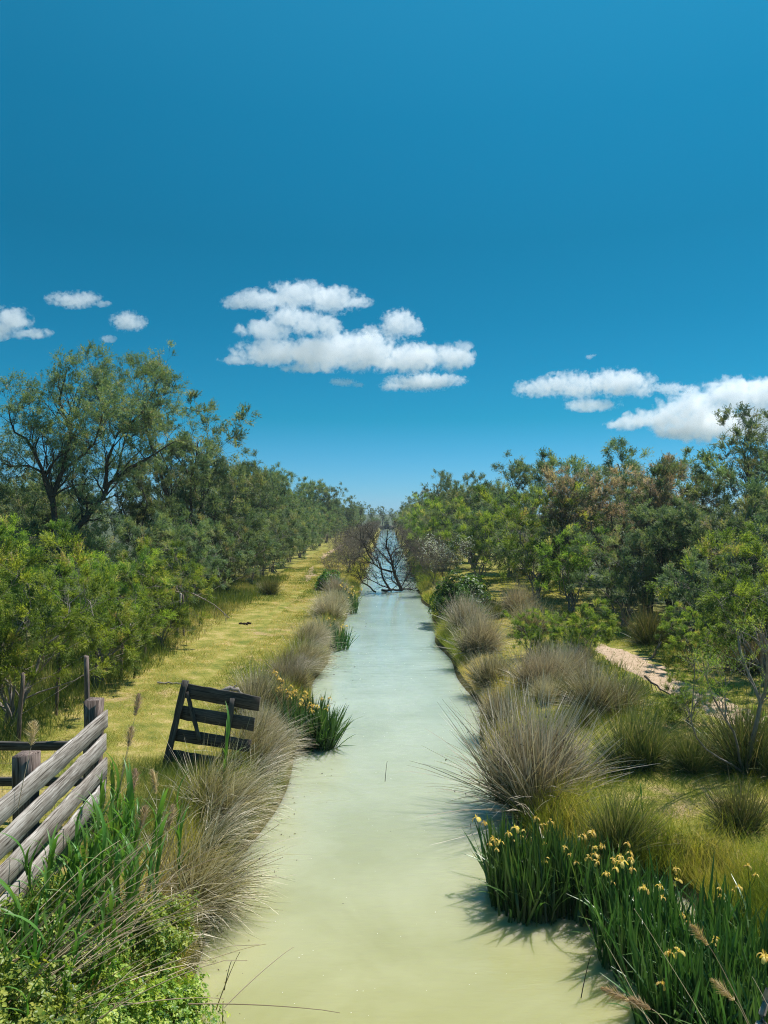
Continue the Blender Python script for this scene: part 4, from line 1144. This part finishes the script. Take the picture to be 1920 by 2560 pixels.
st = empty('stake', on_ground(-3.48, 8.62, 0)); link('stake', plank_mesh('stake', 2.0, .055, .045, M['sleeper'], 300, 8), st); pose(st.children[0], (0, 0, -.15), (-.03, .02, 1.85), face=(0, 1, 0))
st.children[0].name = 'shaft'; tag(st, 'tall thin wooden stake beside the end post of the plank fence', 'stake')

# leaning hurdle
hd = empty('hurdle', (0, 0, 0)); tag(hd, 'dark wooden four-board hurdle gate leaning in the bank grass', 'gate')
HY = 10.25
def H(px, py, dy=0.0):
    p = W(px, py, HY); p[1] += dy + (1905 - py) * .0009; return p
def bar(name, a, b, h, t, seed, dy=0.0, parent=hd, mat='wood_dark'):
    p0, p1 = H(*a, dy), H(*b, dy); L = float(np.linalg.norm(p1 - p0))
    o = link(name, plank_mesh(name, L, h, t, M[mat], seed, 10, .01), parent); pose(o, p0, p1, face=(0, 1, 0)); return o
bar('stile', (412, 1925), (455, 1708), .085, .06, 401)
for k, (a, b, h) in enumerate((((452, 1734), (643, 1768), .205), ((444, 1788), (631, 1818), .19), ((433, 1842), (622, 1870), .17), ((424, 1893), (612, 1920), .17))):
    bar('board', a, b, h, .028, 402 + k, .048)
bar('brace', (459, 1737), (497, 1855), .055, .03, 410, .012)
bar('upright', (576, 1752), (556, 1915), .075, .035, 411, .012)
mb = MB()

# wire fence along the left trees
wf = empty('wire_fence', (0, 0, 0)); tag(wf, 'wire fence of thin wooden posts in front of the left bushes', 'fence')
posts = [(-5.45, 10.9, 1.05, .09), (-5.55, 12.4, 1.1, .06), (-5.6, 14.3, 1.0, -.03), (-5.6, 15.6, .95, .02), (-5.7, 17.4, 1.0, .03), (-5.75, 20.2, 1.25, .12), (-5.65, 20.6, 1.15, -.03)]
for k, (x, y, h, ln) in enumerate(posts):
    g0 = float(height(x, y)); p = link('post', plank_mesh('post', h + .2, .05, .045, M['wood'] if k == 5 else M['sleeper'], 500 + k, 7), wf)
    pose(p, (x, y, g0 - .2), (x + ln, y, g0 + h), face=(0, 1, 0))
for z in (.45, .8, 1.1):
    pts = np.array([[x + ln * z / 1.2 + .04, y, float(height(x, y)) + z - .04 * (k % 2)] for k, (x, y, h, ln) in enumerate(posts[:6])])
    for k in range(5):
        V, q = tubes(pts[None, k:k + 2], np.full((1, 2), .0035), 4); link('wire', np_mesh('wire', V, q, None, M['wire']), wf)

# far sluice gate at the end of the canal
sg = empty('sluice_gate', (0, 190, 0)); tag(sg, 'small black sluice gate at the far end of the canal', 'sluice')
for nm, c, s in (('panel', (0, 0, .7), (1.0, .08, 1.3)), ('post', (-.56, 0, .85), (.12, .14, 2.0)), ('post', (.56, 0, .85), (.12, .14, 2.0)), ('crossbeam', (0, 0, 1.78), (1.4, .16, .12)), ('spindle', (0, -.1, 1.4), (.05, .05, 1.1)), ('handwheel', (0, -.1, 1.98), (.4, .4, .04))):
    V, q = box(c, s); link(nm, np_mesh(nm, V, q, None, M['iron']), sg)
for sx in (-1, 1):
    V, q = box((sx * 1.25, .1, .45), (1.25, .25, 1.1)); link('wing_wall', np_mesh('wing_wall', V, q, None, M['sleeper']), sg)


fr = np.random.default_rng(23); nf = 420
fy = 5.5 * (36 / 5.5) ** fr.random(nf); fx = fr.uniform(-1.3, 1.6, nf); dk = fr.random(nf) < .45
fx[dk] = edge_l(fy[dk]) + .25 + fr.exponential(.22, dk.sum())
fa = fr.uniform(0, 6.283, nf); fs_ = np.where(dk, .016, .010) * fr.uniform(.5, 1.4, nf) * np.clip(fy / 9, .8, 2.5)
fb = np.stack([fx, fy, np.full(nf, .004)], 1); fd = np.stack([np.cos(fa), np.sin(fa), np.full(nf, .15)], 1)
V_, q_ = diamonds(fb, fd, np.stack([-np.sin(fa), np.cos(fa), np.zeros(nf)], 1), fs_ * 1.6, fs_)
for nm, lb, sel, mt in (('floating_seeds', 'dark rush seeds and bits drifting beside the left tussocks', dk, 'seed'), ('glint_flecks', 'pale flecks standing in for sun glints on the canal', ~dk, 'white')):  # the white flecks are sun glints on the water, drawn as small shapes
    tag(link(nm, np_mesh(nm, V_.reshape(nf, 4, 3)[sel].reshape(-1, 3), np.arange(sel.sum() * 4).reshape(-1, 4), np.full(sel.sum() * 4, .5), M[mt])), lb, 'debris', kind='stuff')

# ------------------------------------------------------------------ loose wood, dung, sapling
def limb(name, label, cat, pts, r, mat, seed, twigs=3, L=.35):
    pts = [np.asarray(p, float) for p in pts]; b = pts[0].copy(); rg = np.random.default_rng(seed)
    o = plant(name, rg, [[p - b for p in pts]], [(r, r * .45)], [dict(c=twigs, tmin=.2, L=L, ang=(25, 60), up=.05, wander=.18, K2=5, rs=.5, S=4)], None, (M[mat], None), tuple(b))
    return tag(o, label, cat)


limb('dead_branch', 'bent grey log showing behind the top board of the hurdle', 'branch', [W(548, 1742, 11.6), W(572, 1722, 11.6), W(592, 1722, 11.7), W(610, 1745, 11.8)], .05, 'bark_grey', 1, 1, .1)
limb('dead_branch', 'pale dead branch lying at the bend of the dirt path', 'branch', [W(1625, 1655, 17.5), W(1636, 1640, 17.4), W(1640, 1622, 17.3), W(1655, 1606, 17.3)], .035, 'bark_grey', 2, 3, .3)
limb('dead_branch', 'dark bare branch lying in the grass between path and rushes', 'branch', [W(1612, 1690, 13.6), W(1650, 1722, 13.2), W(1690, 1745, 12.8)], .02, 'dead', 3, 5, .45)
limb('dead_branch', 'grey stick lying on the grass left of the hurdle', 'branch', [on_ground(-4.62, 14.9, .03), on_ground(-4.3, 14.95, .03), on_ground(-4.05, 15.0, .03)], .02, 'bark_grey', 4, 1, .15)
limb('dead_branch', 'bare fallen branch hanging under the bushes at the fence end', 'branch', [on_ground(-7.0, 22.5, .8), on_ground(-6.2, 22.6, 1.1), on_ground(-5.4, 22.8, .7), on_ground(-4.9, 23, .2)], .03, 'bark_grey', 5, 6, .6)
for k, (x, y) in enumerate(((-4.45, 23.2),)):
    rg = np.random.default_rng(k); mb = MB()
    for j in range(14):
        V = rg.normal(0, 1, (8, 3)); Vb, q = box((rg.normal(0, .10), rg.normal(0, .10), .015 + rg.random() * .02), (.06, .05, .035)); mb.add(Vb + rg.normal(0, .008, Vb.shape), q)
    o = link('dung_pile', mb.mesh('dung_pile', M['dung']), None); o.location = on_ground(x, y); tag(o, ('dark dung pile on the track near the tree shadow', 'dark dung pile nearer the wheel rut')[k], 'dung', 'dung piles')

sr = np.random.default_rng(55)
sb = np.array(on_ground(4.72, 9.75))
sap = plant('sapling', sr, [[np.asarray(p) - sb for p in m] for m in (
    [sb, W(1872, 1860, 9.75), W(1890, 1800, 9.7), W(1902, 1755, 9.7), W(1880, 1690, 9.8), W(1850, 1640, 9.9), W(1845, 1580, 10)],
    [W(1902, 1755, 9.7), W(1918, 1700, 9.6), W(1915, 1640, 9.5), W(1925, 1580, 9.5)],
    [sb, W(1835, 1830, 9.6), W(1800, 1780, 9.5), W(1770, 1720, 9.5), W(1760, 1660, 9.4)],
    [W(1815, 1800, 9.55), W(1812, 1740, 9.6), W(1815, 1690, 9.7)],
    [sb, W(1745, 1860, 9.4), W(1728, 1800, 9.3), W(1735, 1700, 9.3), W(1738, 1640, 9.3)])],
    [(.035, .012), (.022, .008), (.02, .007), (.012, .005), (.014, .005)],
    [dict(c=7, tmin=.45, L=.4, ang=(20, 50), up=.25, wander=.15, K2=5, rs=.5, S=3), dict(c=4, tmin=.2, L=.2, ang=(20, 50), up=.2, wander=.15, K2=4, rs=.5, S=3)],
    dict(c=5, tmin=.2, L=.16, ang=(10, 50), up=.15, wander=.1, K2=4, rs=.5, per=10, leaf_l=.03, leaf_w=.006, src=(-1,)), (M['bark_grey'], M['leaf_bright']), tuple(sb))
tag(sap, 'young tamarisk sapling with bare forked stem at the right edge', 'tree')
limb('dead_branch', 'end of a weathered grey plank showing in the bottom right corner', 'plank', [W(1895, 2600, 4.5), W(1908, 2540, 4.55), W(1922, 2470, 4.6)], .03, 'bark_grey', 6, 1, .05).name = 'grey_plank'


# ------------------------------------------------------------------ grass
def grass(name, label, rg, n, xr, yr, L, w, mat, keep, tint=(0, 1), lay=.7, power=1.0):
    u = rg.random(n)
    y = yr[0] * (yr[1] / yr[0]) ** u
    x = rg.uniform(*xr, n) if not callable(xr) else xr(rg, y)
    k = keep(x, y, rg); x, y = x[k], y[k]; n = len(x)
    z = height(x, y)
    patch = bumps(x * 3.1 + 4, y * 2.3) * .9 + bumps(x * .8 - 2, y * .45 + 3) * 1.3
    d = nrm(np.stack([rg.normal(0, lay, n), rg.normal(0, lay, n), np.ones(n)], 1)); side = nrm(np.cross(d, rg.normal(0, 1, (n, 3))))
    LL = L * rg.uniform(.4, 1.5, n) * (1 - 1.4 * np.clip(patch, -.45, .45)); dist = np.clip(y / 10, .8, 4)
    b = np.stack([x, y, z - .01], 1)
    V = np.stack([b - side * (w * dist)[:, None] / 2, b + side * (w * dist)[:, None] / 2, b + d * LL[:, None]], 1).reshape(-1, 3)
    tn = np.clip(tint[0] + (tint[1] - tint[0]) * np.clip(.57 + patch * 1.7 + rg.normal(0, .2, n), 0, 1), 0, 1)
    tag(link(name, np_mesh(name, V, np.arange(n * 3).reshape(-1, 3), np.repeat(tn, 3), M[mat])), label, 'grass', kind='stuff')


def inland(x, y): return np.maximum(edge_l(y) - x, x - edge_r(y))
ggr = np.random.default_rng(3)
def bare(x, y, rg):
    pth = np.abs(x - 5.72 - np.clip(13 - y, 0, 4) * .3) < .55 * (y < 19)
    rut = (np.abs(x + 3.9) < .16) & (y > 14) & (y < 60) & (bumps(x * 2, y * 1.3 + 7) > .02)
    return ~((pth | rut) & (rg.random(len(x)) < .94))
grass('meadow_grass', 'short sunlit yellow-green grass of the left track', ggr, 230000, (-6.2, -1.8), (6.5, 70), .06, .006, 'grass', lambda x, y, r: (inland(x, y) > .15) & bare(x, y, r), (-.12, .98), .8)
grass('bank_grass', 'rank olive grass between the rushes on the right bank', ggr, 170000, (1.8, 8.6), (6.2, 45), .085, .007, 'weed', lambda x, y, r: (inland(x, y) > .1) & bare(x, y, r), (0, 1), 1.05)
grass('fence_grass', 'tall green grass growing along the wire fence', ggr, 60000, (-9.5, -5.1), (9.5, 40), .27, .009, 'shade_grass', lambda x, y, r: r.random(len(x)) < np.clip((-x - 5.0) * 1.2, 0, 1), (0, 1), .35)
grass('bank_weeds', 'tall mixed weeds in patches between the rushes of the right bank', ggr, 26000, (2.2, 7.6), (7.6, 30), .20, .008, 'weed', lambda x, y, r: (inland(x, y) > .25) & bare(x, y, r) & (bumps(x * 2.2 + 1, y * 1.6) > .10), (0, .8), .45)
grass('edge_grass', 'long dry grass fringing both water edges', ggr, 110000, lambda r, y: np.where(r.random(len(y)) < .5, edge_l(y) - r.exponential(.22, len(y)), edge_r(y) + r.exponential(.22, len(y))), (5.5, 60), .28, .008, 'weed', lambda x, y, r: inland(x, y) > -.02, (.1, 1), .55)
grass('hurdle_grass', 'lush green grass below the hurdle', ggr, 26000, (-3.9, -1.9), (7.4, 10.6), .17, .006, 'shade_grass', lambda x, y, r: (inland(x, y) > .1) & (r.random(len(x)) < np.clip(1.2 - np.abs(x + 2.6) * .8, 0, 1)), (.1, 1), .55)


# ------------------------------------------------------------------ clouds
def cloud(label, blobs, D, seed, dens=.042, depth=.4, noise_amp=1.15, pxs=1.0):
    """blobs in photo pixels (x, y, rx, ry) turned into ellipsoids D metres ahead; a closed hull holds an uneven density"""
    rg = np.random.default_rng(seed)
    cs = []
    for (x, y, rx, ry) in blobs:
        c = W(x, y, D); a, b = rx * D / F, ry * D / F
        cs.append((c + np.array([0, rg.uniform(-.3, .3) * a, 0]), np.array([a, max(b, a * depth), b])))
    c0 = np.mean([c for c, _ in cs], 0)
    import bmesh
    bm = bmesh.new()
    for c, r in cs:
        bmesh.ops.create_icosphere(bm, subdivisions=3, radius=1.0, matrix=Matrix.Translation(Vector(c - c0)) @ Matrix.Diagonal((*(r * 1.28), 1)))
    me = bpy.data.meshes.new('cloud'); bm.to_mesh(me); bm.free()
    o = bpy.data.objects.new('cloud', me); COL.objects.link(o)
    rm = o.modifiers.new('r', 'REMESH'); rm.mode = 'VOXEL'; rm.voxel_size = float(min(r.min() for _, r in cs)) * .35
    dg = bpy.context.evaluated_depsgraph_get(); em = bpy.data.meshes.new_from_object(o.evaluated_get(dg)); o.modifiers.clear(); o.data = em; bpy.data.meshes.remove(me)
    o.location = c0
    m, n, l = new_mat('cloud_droplets')
    tc = n.new('ShaderNodeTexCoord'); pos = tc.outputs['Object']
    unit = float(np.median([r[2] for _, r in cs]))
    fld = None
    for c, r in cs:
        mp = n.new('ShaderNodeVectorMath'); mp.operation = 'SUBTRACT'; l.new(pos, mp.inputs[0]); mp.inputs[1].default_value = tuple(c - c0)
        dv = n.new('ShaderNodeVectorMath'); dv.operation = 'DIVIDE'; l.new(mp.outputs[0], dv.inputs[0]); dv.inputs[1].default_value = tuple(r)
        ln = n.new('ShaderNodeVectorMath'); ln.operation = 'LENGTH'; l.new(dv.outputs[0], ln.inputs[0])
        v = math_node(n, l, 'SUBTRACT', 1.0, ln.outputs['Value'])
        if fld is None: fld = v
        else:
            sm = n.new('ShaderNodeMath'); sm.operation = 'SMOOTH_MAX'; l.new(fld, sm.inputs[0]); l.new(v, sm.inputs[1]); sm.inputs[2].default_value = .15; fld = sm.outputs[0]
    n1 = noise(n, l, pos, 1.0 / (unit * 2.2), 3, .5, .0); n2 = noise(n, l, pos, 1.0 / (unit * .55), 6, .62, .4)
    a1 = math_node(n, l, 'MULTIPLY', math_node(n, l, 'SUBTRACT', n1.outputs['Fac'], .5), noise_amp * 1.3)
    a2 = math_node(n, l, 'MULTIPLY', math_node(n, l, 'SUBTRACT', n2.outputs['Fac'], .5), noise_amp * 1.9)
    val = math_node(n, l, 'ADD', fld, math_node(n, l, 'ADD', a1, a2))
    den = math_node(n, l, 'MULTIPLY', math_node(n, l, 'MULTIPLY', val, 3.0, True), dens)
    pv = n.new('ShaderNodeVolumePrincipled'); pv.inputs['Color'].default_value = (.997, .998, 1.0, 1); pv.inputs['Anisotropy'].default_value = .5
    l.new(den, pv.inputs['Density'])
    out = n.new('ShaderNodeOutputMaterial'); l.new(pv.outputs[0], out.inputs['Volume'])
    o.data.materials.append(m)
    return tag(o, label, 'cloud', 'small fair-weather clouds')


CD = 1500
cloud('long white cloud band above the main cloud', [(590, 758, 45, 16), (650, 744, 62, 26), (740, 739, 78, 32), (830, 745, 72, 32), (890, 758, 42, 14)], CD, 1)
cloud('largest white cumulus cloud in mid sky', [(722, 796, 48, 30), (665, 826, 68, 24), (775, 808, 54, 34), (826, 818, 28, 30), (690, 880, 108, 30), (588, 900, 40, 11), (815, 884, 128, 44), (760, 925, 50, 13), (905, 884, 108, 46), (1030, 892, 108, 34), (1130, 892, 50, 34), (1160, 868, 22, 18)], CD + 40, 2)
cloud('round cloud puff at the upper right of the largest cloud', [(995, 811, 46, 34), (1035, 823, 26, 18), (925, 825, 20, 16)], CD - 60, 3)
cloud('flat cloud strip under the right end of the largest cloud', [(1060, 950, 84, 22), (985, 966, 40, 12), (1122, 950, 44, 16)], CD - 20, 4)
cloud('tiny cloud scrap under the middle of the largest cloud', [(857, 954, 32, 10), (895, 962, 16, 6)], CD, 5)
cloud('flat oval cloud at the upper left', [(180, 748, 58, 20), (215, 748, 38, 18), (255, 760, 22, 8)], CD, 6)
cloud('small round cloud above the gap left of the forked tree', [(318, 802, 42, 24), (268, 846, 20, 9)], CD, 7)
cloud('cloud cut by the left edge of the picture', [(30, 800, 46, 32), (70, 830, 50, 14), (-20, 820, 50, 30)], CD, 8)
cloud('elongated cloud right of centre', [(1340, 970, 55, 22), (1430, 964, 82, 32), (1545, 955, 84, 34), (1602, 975, 34, 20), (1480, 1012, 66, 15)], CD, 9)
cloud('small cloud scrap between the two right clouds', [(1678, 968, 42, 15), (1710, 972, 20, 8)], CD, 10)
cloud('faint tiny wisp above the elongated right cloud', [(1473, 892, 10, 6), (1485, 888, 7, 4)], CD, 12)
cloud('thin low wisp just over the pink-brown trees', [(1570, 1166, 24, 7), (1600, 1168, 18, 5)], CD, 13)
cloud('big spreading cloud at the right edge above the trees', [(1560, 1062, 55, 17), (1640, 1047, 74, 26), (1730, 1012, 84, 42), (1820, 988, 92, 40), (1910, 978, 80, 36), (1800, 1055, 140, 45), (1910, 1062, 90, 50), (1680, 1085, 60, 14)], CD + 60, 11)

# ------------------------------------------------------------------ the air between here and the far trees
V_, q_ = box((0, 170, 4.9), (300, 440, 12.8))
hz = link('haze', np_mesh('haze', V_, q_)); hm, hn, hl = new_mat('thin_summer_haze')
hv = hn.new('ShaderNodeVolumePrincipled'); hv.inputs['Color'].default_value = (.80, .92, 1.0, 1); hv.inputs['Density'].default_value = HAZE; hv.inputs['Anisotropy'].default_value = .3
ho = hn.new('ShaderNodeOutputMaterial'); hl.new(hv.outputs[0], ho.inputs['Volume']); hz.data.materials.append(hm)
tag(hz, 'thin pale blue haze softening the distant trees', kind='stuff')
